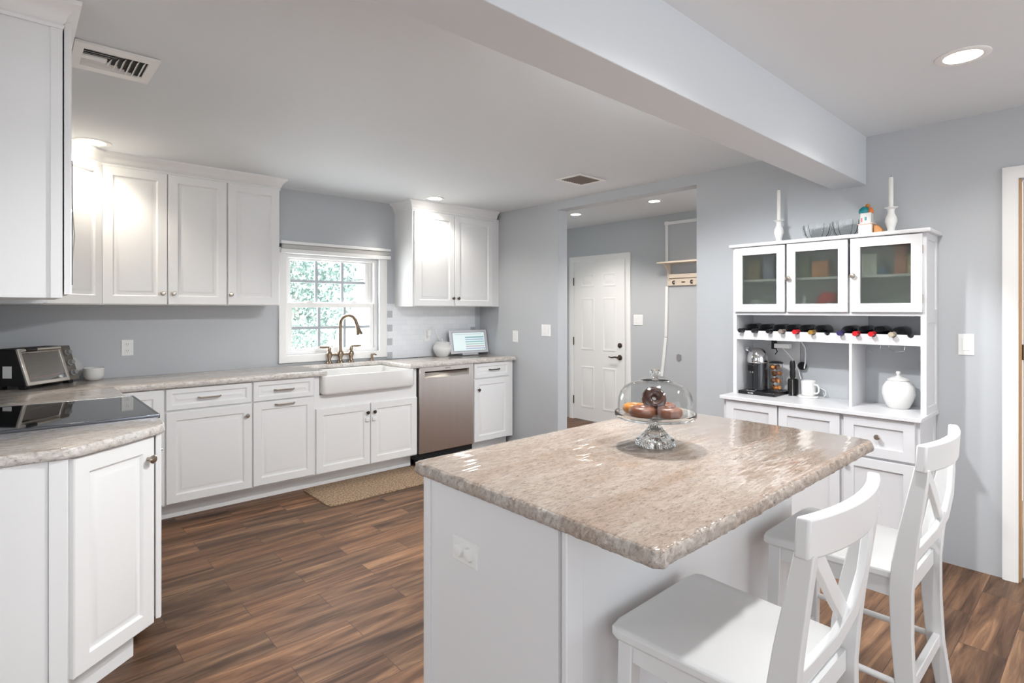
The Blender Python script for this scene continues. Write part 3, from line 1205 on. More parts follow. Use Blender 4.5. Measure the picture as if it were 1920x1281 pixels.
# ------------------------------------------------------------------ backsplash
bs = thing('tile_backsplash', 'white tile backsplash with grey square accents behind the tablet', 'backsplash', (3.22, YB, 0.925))
b = MB(); b.prism([(2.681, YB - 0.009, 0.926), (3.762, YB - 0.009, 0.926), (3.762, YB - 0.008, 1.440), (2.792, YB - 0.008, 1.440), (2.792, YB - 0.008, 1.458), (2.681, YB - 0.008, 1.458)], (0, 0.0075, 0)); b.build('tile_field', 'tile', bs)
for z0_, z1_ in ((1.324, 1.390), (1.191, 1.256), (1.058, 1.124), (0.928, 0.991)):
    b = MB(); b.box(2.682, YB - 0.011, z0_, 2.741, YB - 0.0075, z1_); b.build('accent_tile', 'greytile', bs)
b = MB(); b.box(3.700, YB - 0.011, 1.145, 3.762, YB - 0.0075, 1.212); b.build('accent_tile', 'greytile', bs)

# ------------------------------------------------------------------ upper cabinets
ZU0, ZU1 = 1.432, 2.352
CROWN = [(0.0, 2.336), (0.007, 2.336), (0.010, 2.346), (0.007, 2.353), (0.013, 2.358), (0.018, 2.374), (0.030, 2.394), (0.047, 2.407), (0.053, 2.412), (0.055, 2.4248), (0.0, 2.4248)]
YU = 4.445


def upper_unit(label, x0, x1, doors):
    t = thing('wall_cabinet', label, 'cabinet', ((x0 + x1) / 2, YB, ZU0))
    b = MB(); b.box(x0, YU, ZU0, x1, YB, ZU1); b.build('body', 'cab', t)
    for a, b_, kx in doors:
        d = raised((a, YU, ZU0 + 0.004), X, mY, b_ - a, 0.902 if x0 < 2 else 0.888, 0.060).build('door', 'cab', t)
        knob((kx, YU - 0.02, 1.512), mY, d, 'nickel' if x0 < 2 else 'darkmetal')
    return t


upper_unit('tall white double-door wall cabinet beside the diagonal corner cabinet', 0.4335, 1.181, [(0.437, 0.801, 0.772), (0.807, 1.177, 0.836)])
upper_unit('narrow white single-door wall cabinet left of the sink window', 1.181, 1.560, [(1.188, 1.556, 1.204)])
uR = upper_unit('white double-door wall cabinet above the tablet, right of the window', 2.772, 3.745, [(2.786, 3.246, 3.222), (3.252, 3.735, 3.284)])
ucr = MB()
ucr.sweep([(2.772, YB - 0.001), (2.772, YU), (3.80, YU)], CROWN)
ucr.xf(Matrix.Identity(4))
ucr.build('crown_moulding', 'cab', uR)
b = MB(); b.box(3.745, YU + 0.002, ZU0, XW - 0.001, YU + 0.03, ZU1); b.build('filler_strip', 'cab', uR)

# diagonal corner unit
dc = thing('wall_cabinet', 'white diagonal corner wall cabinet half hidden behind the microwave', 'cabinet', (0.1, 4.5, ZU0))
P0, P1 = Vector((0.123, 4.135, ZU0)), Vector((0.4335, YU, ZU0))
b = MB(); b.prism([(XL + 0.002, 4.135, ZU0), P0, P1, (0.4335, YB, ZU0), (XL, YB, ZU0)], (0, 0, ZU1 - ZU0)); b.build('body', 'cab', dc)
Ud = (P1 - P0); ln = Ud.length; Ud.normalize(); Wd = Vector((Ud.y, -Ud.x, 0))
raised(P0 + Ud * 0.012 + Z * 0.004, Ud, Wd, ln - 0.024, 0.902, 0.06).build('door', 'cab', dc)

# left run: near wall cabinet, over-range cabinet, microwave
lc = thing('wall_cabinet', 'nearest white wall cabinet with a plain side panel at the left edge', 'cabinet', (0.0, 2.62, ZU0))
b = MB(); b.box(XL, 2.385, ZU0 + 0.008, 0.128, 2.87, ZU1 + 0.02); b.build('body', 'cab', lc)
b = MB(); b.box(0.098, 2.379, ZU0 + 0.008, 0.1285, 2.386, ZU1 + 0.02); b.build('edge_stile', 'cab', lc)
d = raised((0.1335, 2.389, ZU0 + 0.020), Y, X, 0.47, 0.915, 0.06).build('door', 'cab', lc)
lo_ = thing('wall_cabinet', 'short white wall cabinet above the microwave', 'cabinet', (0.0, 3.25, 2.02))
b = MB(); b.box(XL + 0.002, 2.871, 2.02, 0.121, 4.134, ZU1); b.build('body', 'cab', lo_)
raised((0.121, 2.89, 2.03), Y, X, 0.36, 0.305, 0.06).build('door', 'cab', lo_)
raised((0.121, 3.255, 2.03), Y, X, 0.36, 0.305, 0.06).build('door', 'cab', lo_)
lf = thing('wall_cabinet', 'slim white wall cabinet between microwave and diagonal corner cabinet', 'cabinet', (0.0, 3.9, ZU0))
b = MB(); b.box(XL + 0.002, 3.64, ZU0, 0.121, 4.134, 2.019); b.build('body', 'cab', lf)
raised((0.121, 3.65, ZU0 + 0.004), Y, X, 0.46, 0.575, 0.06).build('door', 'cab', lf)
cr = MB()
cr.sweep([(XL, 2.382), (0.123, 2.382), (0.123, 4.135), (0.4335, YU), (1.560, YU), (1.560, YB)], CROWN)
struct(cr.build('trim_4', 'cab'))

mw = thing('microwave', 'black and stainless over-range microwave seen edge-on', 'microwave', (0.0, 3.25, 1.50))
b = MB(); b.box(XL, 2.875, 1.492, 0.165, 3.635, 2.018); b.build('body', 'blackmatt', mw, bevel=0.004)
b = MB(); b.box(0.166, 2.878, 1.50, 0.188, 3.44, 2.010); b.build('door', 'blackglass', mw, bevel=0.004)
b = MB(); b.box(0.166, 3.445, 1.50, 0.200, 3.632, 2.010); b.build('control_panel', 'stainless', mw, bevel=0.004)
k = MB(); k.tube([(0.188, 3.41, 1.56), (0.212, 3.41, 1.60), (0.222, 3.41, 1.76), (0.212, 3.41, 1.92), (0.188, 3.41, 1.96)], 0.010, 10); k.build('handle', 'stainless2', mw)

# ------------------------------------------------------------------ left run below: range and angled end cabinet
rg = thing('range', 'slide-in range with a black glass cooktop at the left', 'range', (0.15, 3.25, 0))
b = MB(); b.box(XL + 0.01, 2.892, 0.02, 0.452, 3.606, 0.918); b.build('body', 'blackmatt', rg)
b = MB(); b.box(-0.12, 2.888, 0.9185, 0.492, 3.609, 0.934); ck = b.build('cooktop', 'blackglass', rg, bevel=0.004)
k = MB(); k.frame((-0.122, 2.886, 0.9165), X, Y, Z, 0.617, 0.726, 0.012, 0.019); k.build('cooktop_rim', mat('cooktop_rim', S(120, 124, 132), 0.22, 0.9), rg, bevel=0.003)
b = MB(); b.box(0.453, 2.90, 0.20, 0.476, 3.60, 0.80); b.build('oven_door', 'blackglass', rg, bevel=0.003)
b = MB(); b.box(0.453, 2.90, 0.81, 0.478, 3.60, 0.912); b.build('control_panel', 'stainless', rg, bevel=0.003)
k = MB(); k.tube([(0.476, 2.95, 0.76), (0.51, 2.96, 0.76), (0.51, 3.54, 0.76), (0.476, 3.55, 0.76)], 0.009, 10); k.build('handle', 'stainless2', rg)
for yy in (2.98, 3.09, 3.41, 3.52):
    k = MB(); k.lathe([(0, 0), (0.018, 0), (0.016, 0.022), (0, 0.024)], (0.478, yy, 0.86), 14, X); k.build('knob', 'black', rg)

ec = thing('base_cabinet', 'foreground white base cabinet with a diagonal raised-panel door', 'cabinet', (0.14, 2.66, 0))
A0, A1 = Vector((0.147, 2.462, 0.10)), Vector((0.430, 2.695, 0.10))
b = MB(); b.prism([(XL, 2.462, 0.10), A0, A1, (0.430, 2.880, 0.10), (XL, 2.880, 0.10)], (0, 0, 0.785)); b.build('body', 'cab', ec)
b = MB(); b.prism([(XL, 2.475, 0), (0.10, 2.475, 0), (0.368, 2.690, 0), (0.368, 2.875, 0), (XL, 2.875, 0)], (0, 0, 0.101)); b.build('toe_kick', 'cab', ec)
b = MB(); b.box(XL, 2.452, 0.0, 0.094, 2.4625, 0.884); b.build('end_panel', 'cab', ec)
b = MB(); b.box(0.095, 2.446, 0.0, 0.1465, 2.4625, 0.884); b.build('corner_stile', 'cab', ec, bevel=0.002)
Ue = A1 - A0; le = Ue.length; Ue.normalize(); We = Vector((Ue.y, -Ue.x, 0))
de = raised(A0 + Ue * 0.006 + Z * 0.012, Ue, We, le - 0.010, 0.768, 0.062).build('door', 'cab', ec)
knob(A0 + Ue * (le - 0.040) + We * 0.02 + Z * 0.695, We, de, 'nickel', 1.15)
fd = raised((0.449, 2.708, 0.112), Y, X, 0.168, 0.768, 0.04).build('door', 'cab', ec)
b = MB(); b.box(XL + 0.002, 3.613, 0.115, 0.44, YB - 0.01, 0.885)
t5 = thing('base_cabinet', 'white base cabinet in the corner under the toaster oven', 'cabinet', (0.1, 4.1, 0))
b.build('body', 'cab', t5)
b = MB(); b.box(XL + 0.002, 3.613, 0.0, 0.37, YB - 0.01, 0.1155); b.build('toe_kick', 'cab', t5)
raised((0.440, 3.622, 0.125), Y, X, 0.53, 0.755, 0.058).build('door', 'cab', t5)

# ------------------------------------------------------------------ wall plates
def plate(label, O, U, W, w, h, kind, cat='switch', mcol='plastic'):
    """O = lower corner on the wall, U along the wall, W out of the wall"""
    O = Vector(O)
    t = thing('light_switch' if cat == 'switch' else 'wall_outlet', label, cat, O + U * w / 2)
    mb = MB(); mb.rings(O, U, Z, W, w, h, [(0, 0), (0, 0.003), (0.003, 0.006), (0.006, 0.006)]); mb.build('cover_plate', mcol, t)
    c = O + U * w / 2 + Z * h / 2
    if kind == 'rocker1' or kind == 'rocker2':
        xs = (0,) if kind == 'rocker1' else (-0.023, 0.023)
        for s in xs:
            mb = MB(); mb.rings(c + U * (s - 0.0165) - Z * 0.033, U, Z, W, 0.033, 0.066, [(0, 0.0055), (0, 0.007), (0.002, 0.009), (0.012, 0.0075)], back=False); mb.build('rocker', mcol, t, bevel=0)
    else:
        for s in (-0.0235, 0.0235):
            if kind == 'outlet_side':
                cc = c + U * s
            else:
                cc = c + Z * s
            mb = MB(); mb.lathe([(0, 0.0055), (0.020, 0.0055), (0.020, 0.010), (0.017, 0.015), (0.010, 0.0165), (0, 0.017)] if kind == 'outlet_side' else [(0, 0.0055), (0.017, 0.0055), (0.016, 0.0075), (0, 0.0078)], cc, 20, W)
            so_ = mb.build('socket_cover' if kind == 'outlet_side' else 'socket', mcol, t)
            if kind == 'outlet':
                for dx, dz, hh in ((-0.006, 0.004, 0.007), (0.006, 0.004, 0.007), (0, -0.007, 0.005)):
                    q = MB(); q.ob(cc + U * dx + Z * dz, U, Z, W, (-0.0013, 0.0013), (-hh / 2, hh / 2), (0.0070, 0.0083)); q.build('slot', 'gap', so_)
    return t


plate('white duplex outlet on the grey wall right of the toaster oven', (0.580, YB, 1.072), X, mY, 0.072, 0.114, 'outlet', 'outlet')
plate('white outlet in the backsplash with a plugged-in charger', (3.102, YB - 0.008, 1.080), X, mY, 0.074, 0.116, 'outlet', 'outlet')
plate('narrow white switch plate on the doorway wall above the granite end', (XW, 4.224, 1.070), mY, mX, 0.078, 0.116, 'rocker1')
plate('double white rocker switch on the wall beside the hall doorway', (XW, 3.807, 1.143), mY, mX, 0.124, 0.115, 'rocker2')
plate('white rocker switch alone on the wall by the right door', (XW, 0.607, 1.154), mY, mX, 0.069, 0.115, 'rocker1')
plate('double white rocker switch in the hall beside the panelled door', (XH, 3.844, 1.218), mY, mX, 0.124, 0.124, 'rocker2')
plate('small bare grey outlet low on the hall wall', (XH, 3.282, 0.850), mY, mX, 0.058, 0.060, 'rocker0', 'outlet', 'steelgrey')
plate('white double outlet on the near end panel of the island', (0.968, 1.324, 0.671), mY, mX, 0.115, 0.070, 'outlet_side', 'outlet')


# ------------------------------------------------------------------ ceiling fixtures
def downlight(c, label, r, power, color, lensm, grp=None, spot=2.6):
    t = thing('ceiling_downlight', label, 'ceiling light', c, grp)
    x, y, z = c
    k = MB(); k.lathe([(r, 0), (r, -0.003), (r * 0.92, -0.006), (r * 0.70, -0.004), (r * 0.69, 0.0)], (x, y, z), 40); k.build('trim_ring', 'trim', t)
    k = MB(); k.lathe([(0, -0.0025), (r * 0.695, -0.0025), (r * 0.695, -0.0005), (0, -0.0005)], (x, y, z), 32); k.build('lens', lensm, t)
    d = bpy.data.lights.new('downlight_lamp', 'SPOT')
    d.energy = power
    d.color = color
    d.spot_size = spot
    d.spot_blend = 0.6 if spot < 2.7 else 0.3
    d.shadow_soft_size = 0.05
    o = bpy.data.objects.new('downlight_lamp', d)
    C.objects.link(o)
    o.location = (x, y, z - 0.03)
    return t


downlight((0.372, 4.225, ZK), 'lit recessed ceiling light tight above the corner wall cabinets', 0.095, 14, (1, 0.89, 0.76), 'lensw', None, 2.2)
downlight((2.893, 4.250, ZK), 'lit recessed ceiling light above the wall cabinet right of the window', 0.088, 17, (1, 0.95, 0.88), 'lens', None, 2.5)
downlight((2.905, 0.445, ZD), 'large lit recessed ceiling light beyond the beam at the right', 0.093, 22, (1, 0.98, 0.94), 'lens')
downlight((4.630, 4.065, ZH), 'farther lit recessed light in the hall ceiling', 0.075, 32, (1, 0.94, 0.88), 'lens', None, 2.2)
downlight((4.630, 3.057, ZH), 'nearer lit recessed light in the hall ceiling', 0.075, 32, (1, 0.94, 0.88), 'lens', None, 2.2)

downlight((1.85, 1.48, ZK), 'added kitchen fill light hidden behind the beam, nearer the range side', 0.09, 86, (0.96, 0.98, 1.0), 'lens', None, 2.85)  # unseen downlight added to brighten the cabinet fronts
downlight((2.45, 1.48, ZK), 'added kitchen fill light hidden behind the beam, nearer the hutch', 0.09, 32, (0.96, 0.98, 1.0), 'lens', None, 2.85)  # second unseen downlight added here as kitchen fill
downlight((1.55, 0.38, ZD), 'recessed dining ceiling light straight above the bar stools', 0.093, 42, (0.97, 0.98, 1.0), 'lens')
downlight((2.9, -1.3, ZD), 'added dining fill light behind the camera by the right door', 0.093, 8, (0.97, 0.98, 1.0), 'lens')  # unseen light added for brightness on the dining side
downlight((-1.3, 2.3, ZK), 'added fill light out of view over the adjoining room', 0.09, 25, (1, 0.97, 0.92), 'lens')  # unseen light added to send more light into the kitchen

v1 = thing('ceiling_vent', 'white ceiling vent with mixed louvres near the left wall cabinet', 'vent', (0.32, 2.80, ZK))
k = MB(); k.frame((0.178, 2.650, ZK), X, Y, -Z, 0.280, 0.304, (0.034, 0.034, 0.060, 0.060), 0.010); k.build('frame', 'trim', v1, bevel=0.004)
b = MB(); b.box(0.200, 2.700, ZK - 0.0012, 0.436, 2.905, ZK - 0.0002); b.build('duct', 'blackmatt', v1)
for i in range(3):
    yy = 2.712 + i * 0.020
    b = MB(); b.prism([(0.208, yy + 0.012, ZK - 0.0015), (0.208, yy + 0.014, ZK - 0.0015), (0.208, yy + 0.002, ZK - 0.009), (0.208, yy, ZK - 0.009)], (0.135 - i * 0.022, 0, 0)); b.build('louvre', 'trim', v1)
b = MB(); b.box(0.208, 2.778, ZK - 0.011, 0.292, 2.812, ZK - 0.0015); b.build('damper_plate', 'trim', v1, bevel=0.002)
for i in range(4):
    yy = 2.820 + i * 0.020
    b = MB(); b.prism([(0.208, yy, ZK - 0.0015), (0.208, yy + 0.002, ZK - 0.0015), (0.208, yy + 0.018, ZK - 0.009), (0.208, yy + 0.015, ZK - 0.009)], (0.100 + i * 0.026, 0, 0)); b.build('louvre', 'trim', v1)
for i in range(6):
    xx = 0.306 + i * 0.022
    b = MB(); b.prism([(xx, 2.774 - min(i, 3) * 0.019, ZK - 0.0015), (xx + 0.002, 2.774 - min(i, 3) * 0.019, ZK - 0.0015), (xx - 0.008, 2.774 - min(i, 3) * 0.019, ZK - 0.016), (xx - 0.010, 2.774 - min(i, 3) * 0.019, ZK - 0.016)], (0, 0.052 + min(i, 3) * 0.038, 0)); b.build('louvre', 'trim', v1)
v2 = thing('ceiling_vent', 'dark-slatted ceiling vent near the hall doorway', 'vent', (3.32, 2.865, ZK))
k = MB(); k.frame((3.166, 2.735, ZK), X, Y, -Z, 0.312, 0.258, 0.032, 0.008); k.build('frame', 'trim', v2, bevel=0.003)
b = MB(); b.box(3.190, 2.760, ZK - 0.0012, 3.455, 2.970, ZK - 0.0002); b.build('duct', 'gap', v2)
M['ventbrown'] = mat('vent_slat', S(120, 108, 98), 0.5)
for i in range(9):
    xx = 3.202 + i * 0.027
    b = MB(); b.prism([(xx, 2.767, ZK - 0.0015), (xx + 0.002, 2.767, ZK - 0.0015), (xx + 0.014, 2.767, ZK - 0.009), (xx + 0.012, 2.767, ZK - 0.009)], (0, 0.194, 0)); b.build('louvre', 'ventbrown', v2)

# ------------------------------------------------------------------ hall: coat rack and cable channel
cr_ = thing('coat_rack', 'pale wooden coat rack with a shelf and hooks on the hall wall', 'coat rack', (XH, 3.0, 1.66))
b = MB(); b.box(XH - 0.16, 2.55, 1.903, XH, 3.432, 1.922); b.build('shelf', 'palewood', cr_, bevel=0.003)
b = MB(); b.box(XH - 0.018, 2.55, 1.664, XH, 3.388, 1.745); hb = b.build('hook_board', 'palewood', cr_, bevel=0.002)
b = MB(); b.box(XH - 0.030, 2.55, 1.746, XH - 0.002, 3.36, 1.790); b.build('rail', 'palewood', cr_, bevel=0.002)
b = MB(); b.prism([(XH - 0.02, 3.355, 1.72), (XH - 0.001, 3.355, 1.72), (XH - 0.001, 3.355, 1.903), (XH - 0.13, 3.355, 1.903), (XH - 0.05, 3.355, 1.84)], (0, 0.02, 0)); b.build('bracket', 'palewood', cr_)
for yy in (3.300, 3.085):
    k = MB(); k.tube([(XH - 0.018, yy, 1.715), (XH - 0.045, yy, 1.712), (XH - 0.052, yy, 1.692), (XH - 0.04, yy, 1.682), (XH - 0.018, yy, 1.690)], 0.006, 8); k.build('hook', 'blackmatt', hb)
k = MB(); k.ob((XH - 0.018, 3.19, 1.70), mY, Z, mX, (-0.02, 0.02), (-0.006, 0.006), (0, 0.004)); k.build('badge', 'darkmetal', hb)
cd = thing('cable_channel', 'white plastic cable channel running up and across the hall wall', 'cable channel', (XH, 3.41, 0.66))


def channel(pts, wid, name):
    mb = MB(); mb.tube(pts, 0.0, 4, flat=(wid / 2, 0.007, (-1, 0, 0))); mb.build(name, 'plastic', cd, bevel=0.002)


channel([(XH - 0.008, 3.462, 0.657), (XH - 0.008, 3.412, 1.09)], 0.032, 'lower_run')
channel([(XH - 0.008, 3.410, 1.10), (XH - 0.008, 3.398, 1.66)], 0.030, 'middle_run')
channel([(XH - 0.008, 3.398, 1.925), (XH - 0.008, 3.402, 2.345)], 0.030, 'upper_run')
channel([(XH - 0.008, 3.402, 2.356), (XH - 0.008, 2.55, 2.352)], 0.034, 'cross_run')
b = MB(); b.box(XH - 0.020, 3.375, 2.335, XH - 0.0005, 3.425, 2.380); b.build('elbow', 'plastic', cd, bevel=0.006)

# ------------------------------------------------------------------ island
isl = thing('kitchen_island', 'white kitchen island base with plain panels under the beige granite', 'kitchen island', (1.62, 1.18, 0))
b = MB(); b.box(0.980, 0.895, 0.0, 2.305, 1.455, 0.885); b.build('body', 'island', isl)
b = MB(); b.box(0.968, 0.905, 0.0, 0.9805, 1.440, 0.8855); b.build('end_panel', 'island', isl)
b = MB(); b.box(0.960, 1.440, 0.12, 0.9815, 1.474, 0.8855); b.build('corner_stile', 'island', isl, bevel=0.002)
b = MB(); b.box(0.968, 0.878, 0.0, 1.030, 0.8955, 0.8855); b.build('corner_post', 'island', isl, bevel=0.003)
b = MB(); b.box(1.030, 0.886, 0.0, 2.303, 0.8955, 0.8855); b.build('back_panel', 'island', isl)

# ------------------------------------------------------------------ floor mat
mt = MB()
for i in range(1):
    x0_, x1_, y0_, y1_, r_ = 1.672, 2.66, 3.770, 4.268, 0.05
    pl = []
    for cx, cy, a0 in ((x1_ - r_, y0_ + r_, -90), (x1_ - r_, y1_ - r_, 0), (x0_ + r_, y1_ - r_, 90), (x0_ + r_, y0_ + r_, 180)):
        for j in range(7):
            a = math.radians(a0 + 15 * j)
            pl.append((cx + r_ * math.cos(a), cy + r_ * math.sin(a)))
    rows = []
    for ins, zz in ((0, 0.0005), (0, 0.008), (0.012, 0.014), (0.02, 0.014)):
        cxm, cym = (x0_ + x1_) / 2, (y0_ + y1_) / 2
        rows.append([mt.v((cxm + (p[0] - cxm) * (1 - ins / 0.5), cym + (p[1] - cym) * (1 - ins / 0.25), zz)) for p in pl])
    for r0, r1 in zip(rows, rows[1:]):
        for q in range(len(pl)):
            mt.f([r0[q], r0[(q + 1) % len(pl)], r1[(q + 1) % len(pl)], r1[q]])
    mt.f(rows[-1])
    mt.f(rows[0][::-1])
tag(mt.build('kitchen_mat', 'mat'), 'tan woven kitchen mat on the floor in front of the sink', 'mat')

# ------------------------------------------------------------------ bar stools
def make_stool(loc, label):
    t = thing('bar_stool', label, 'bar stool', loc, None, True)
    # seat: rounded trapezoid, slightly dished
    pl = [(-0.205, 0.175), (-0.195, 0.195), (-0.16, 0.203), (0.16, 0.203), (0.195, 0.195), (0.205, 0.175), (0.186, -0.180), (0.176, -0.198), (-0.176, -0.198), (-0.186, -0.180)]
    mb = MB()
    rows = []
    for s, zz in ((0.965, 0.603), (1.0, 0.609), (1.0, 0.628), (0.965, 0.635)):
        rows.append([mb.v((p[0] * s, p[1] * s, zz)) for p in pl])
    for r0, r1 in zip(rows, rows[1:]):
        for q in range(len(pl)):
            mb.f([r0[q], r0[(q + 1) % len(pl)], r1[(q + 1) % len(pl)], r1[q]])
    mb.f(rows[-1]); mb.f(rows[0][::-1])
    mb.build('seat', 'stool', t, sharp=40, bevel=0.003)
    for s in (-1, 1):
        mb = MB()
        a, b_ = 0.020, 0.017
        top = [(s * 0.168 + i * a, 0.162 + j * a, 0.604) for i, j in ((-1, -1), (1, -1), (1, 1), (-1, 1))]
        bot = [(s * 0.182 + i * b_, 0.172 + j * b_, 0.0) for i, j in ((-1, -1), (1, -1), (1, 1), (-1, 1))]
        tv, bv = [mb.v(p) for p in top], [mb.v(p) for p in bot]
        for i in range(4):
            mb.f([bv[i], bv[(i + 1) % 4], tv[(i + 1) % 4], tv[i]])
        mb.f(tv); mb.f(bv[::-1])
        mb.build('leg', 'stool', t, bevel=0.003)
        # rear leg sweeping up into the back post
        ctrl = [(0.200, -0.262, 0.0), (0.194, -0.232, 0.15), (0.188, -0.210, 0.30), (0.184, -0.200, 0.45), (0.182, -0.198, 0.58), (0.182, -0.204, 0.66), (0.184, -0.216, 0.75), (0.187, -0.233, 0.85), (0.190, -0.250, 0.95)]
        wd = [0.019, 0.021, 0.024, 0.027, 0.029, 0.029, 0.026, 0.022, 0.018]
        mb = MB()
        rings = []
        for (cx, cy, cz), hw in zip(ctrl, wd):
            rings.append([mb.v((s * cx + i * 0.0135, cy + j * hw, cz)) for i, j in ((-1, -1), (1, -1), (1, 1), (-1, 1))])
        for r0, r1 in zip(rings, rings[1:]):
            for i in range(4):
                mb.f([r0[i], r0[(i + 1) % 4], r1[(i + 1) % 4], r1[i]])
        mb.f(rings[0][::-1]); mb.f(rings[-1])
        mb.build('leg', 'stool', t, bevel=0.003)
        mb = MB(); mb.tube([(s * 0.178, 0.165, 0.31), (s * 0.189, -0.21, 0.31)], 0.010, 12); mb.build('side_rung', 'stool', t)
        mb = MB(); mb.box(s * 0.172 - 0.009, -0.178, 0.555, s * 0.172 + 0.009, 0.143, 0.604); mb.build('apron', 'stool', t)
    mb = MB(); mb.box(-0.149, 0.153, 0.555, 0.149, 0.171, 0.604); mb.build('apron', 'stool', t)
    mb = MB(); mb.box(-0.168, -0.208, 0.555, 0.168, -0.190, 0.604); mb.build('apron', 'stool', t)
    mb = MB(); mb.box(-0.166, 0.158, 0.20, 0.166, 0.182, 0.235); mb.build('foot_rail', 'stool', t, bevel=0.003)
    mb = MB(); mb.box(-0.178, -0.224, 0.285, 0.178, -0.204, 0.325); mb.build('foot_rail', 'stool', t, bevel=0.003)
    # curved top rail
    mb = MB()
    rings = []
    for i in range(13):
        u = -1 + i / 6
        x_ = 0.214 * u
        y_ = -0.247 - 0.032 * (1 - u * u)
        dip = 0.004 * u * u
        rings.append([mb.v((x_, y_ + dy + (zz - 0.94) * -0.06, zz)) for dy, zz in ((-0.013, 0.938 + dip), (0.013, 0.938 + dip), (0.013, 1.020), (-0.013, 1.020))])
    for r0, r1 in zip(rings, rings[1:]):
        for i in range(4):
            mb.f([r0[i], r0[(i + 1) % 4], r1[(i + 1) % 4], r1[i]])
    mb.f(rings[0][::-1]); mb.f(rings[-1])
    mb.build('top_rail', 'stool', t, bevel=0.005)
    # crossed back slats
    for s in (-1, 1):
        P = [(-0.150, -0.252, 0.942), (-0.118, -0.258, 0.895), (-0.070, -0.262, 0.832), (-0.012, -0.260, 0.778), (0.055, -0.248, 0.735), (0.120, -0.226, 0.700), (0.172, -0.206, 0.668)]
        mb = MB()
        off = 0.006 * s
        rings = []
        for i, p in enumerate(P):
            q0, q1 = Vector(P[max(0, i - 1)]), Vector(P[min(len(P) - 1, i + 1)])
            d = (q1 - q0).normalized()
            side = Vector((d.z, 0, -d.x)).normalized() * 0.018
            nrm = d.cross(side).normalized() * 0.0075
            c = Vector(p) + Vector((0, off, 0))
            ring = [c - side - nrm, c + side - nrm, c + side + nrm, c - side + nrm]
            rings.append([mb.v((s * v_.x, v_.y, v_.z)) for v_ in ring])
        for r0, r1 in zip(rings, rings[1:]):
            for i in range(4):
                mb.f([r0[i], r0[(i + 1) % 4], r1[(i + 1) % 4], r1[i]])
        mb.f(rings[0][::-1]); mb.f(rings[-1])
        mb.build('cross_slat', 'stool', t, bevel=0.002)
    return t


s1 = make_stool((1.285, 0.645, 0), 'nearest white cross-back bar stool, at the near end of the island')
dup(s1, (2.105, 0.632, 0), None, 'farther white cross-back bar stool, beside the white hutch')

# ------------------------------------------------------------------ cake stand, dome, doughnuts
PC = Vector((1.668, 1.098, 0.0))
RT = Vector((0.550, -0.835, 0)).normalized()
FW = Vector((0.835, 0.550, 0)).normalized()
ks = thing('cake_stand', 'clear glass footed cake stand on the island', 'cake stand', (PC.x, PC.y, 0.9255))
k = MB()
k.lathe([(0, 0.030), (0.030, 0.010), (0.058, 0.000), (0.066, 0.003), (0.066, 0.018), (0.060, 0.026), (0.044, 0.040), (0.026, 0.060), (0.016, 0.078), (0.015, 0.092), (0.030, 0.098), (0, 0.098)], (PC.x, PC.y, 0.9255), 48, Z, False, 16, 0.035)
k.build('foot', 'crystal', ks)
k = MB()
k.lathe([(0, 0.0985), (0.10, 0.0985), (0.134, 0.100), (0.139, 0.108), (0.139, 0.118), (0.134, 0.119), (0.130, 0.108), (0, 0.106)], (PC.x, PC.y, 0.9255), 48)
k.build('plate', 'crystal', ks)
kd = thing('glass_dome', 'clear glass dome covering the doughnuts on the cake stand', 'dome', (PC.x, PC.y, 1.0335))
k = MB()
outer = [(0.128, 0.0), (0.128, 0.035), (0.126, 0.058), (0.119, 0.080), (0.106, 0.097), (0.086, 0.109), (0.055, 0.118), (0.0, 0.122)]
inner = [(r - 0.0025 if r > 0 else 0, h - (0.0025 if i > 3 else 0)) for i, (r, h) in enumerate(outer)]
k.lathe(outer + inner[::-1], (PC.x, PC.y, 1.0335), 48)
k.build('cover', 'dome', kd)
k = MB(); k.lathe([(0, 0.120), (0.050, 0.1195), (0.051, 0.122), (0.030, 0.1245), (0.012, 0.126), (0.010, 0.131), (0.016, 0.138), (0.019, 0.147), (0.015, 0.157), (0, 0.160)], (PC.x, PC.y, 1.0335), 28); k.build('knob', 'crystal', kd)

M['donut'] = mat('glazed_doughnut', S(124, 64, 28), 0.4, bump=0.4, bscale=60, coat=0.3, var=0.35, vscale=25)
M['choc'] = mat('chocolate_glaze', S(78, 40, 26), 0.26, coat=0.5, var=0.25, vscale=30)
M['orange'] = mat('orange_doughnut', S(206, 128, 48), 0.4, bump=0.3, bscale=60, var=0.25, vscale=30)


def donut(lat, fwd, z, R, r, m, label, axis=Z, sq=1.0):
    k = MB()
    c = PC + RT * lat + FW * fwd
    k.torus((c.x, c.y, z), R, r, axis, 30, 14, sq)
    tag(k.build('doughnut', m), label, 'doughnut')


ZP = 1.0335
donut(-0.042, -0.058, ZP + 0.0185, 0.0275, 0.0190, 'donut', 'brown ring doughnut lying at the front left under the glass dome')
donut(0.046, -0.052, ZP + 0.0185, 0.0265, 0.0185, 'donut', 'brown ring doughnut lying at the front right under the glass dome')
donut(-0.004, 0.010, ZP + 0.054, 0.0250, 0.0185, 'choc', 'chocolate ring doughnut propped up on top under the glass dome', FW * -1.0 + Z * 0.55 + RT * 0.2)
donut(-0.070, 0.018, ZP + 0.0165, 0.0265, 0.0165, 'orange', 'orange doughnut at the back left under the glass dome')
donut(0.030, 0.060, ZP + 0.0165, 0.0265, 0.0165, 'donut', 'brown doughnut at the back, half hidden under the glass dome')

# ------------------------------------------------------------------ toaster oven and neighbours
to = thing('toaster_oven', 'black and stainless toaster oven standing angled in the worktop corner', 'toaster oven', (0.075, 4.325, 0.925), None, True, PI / 4)
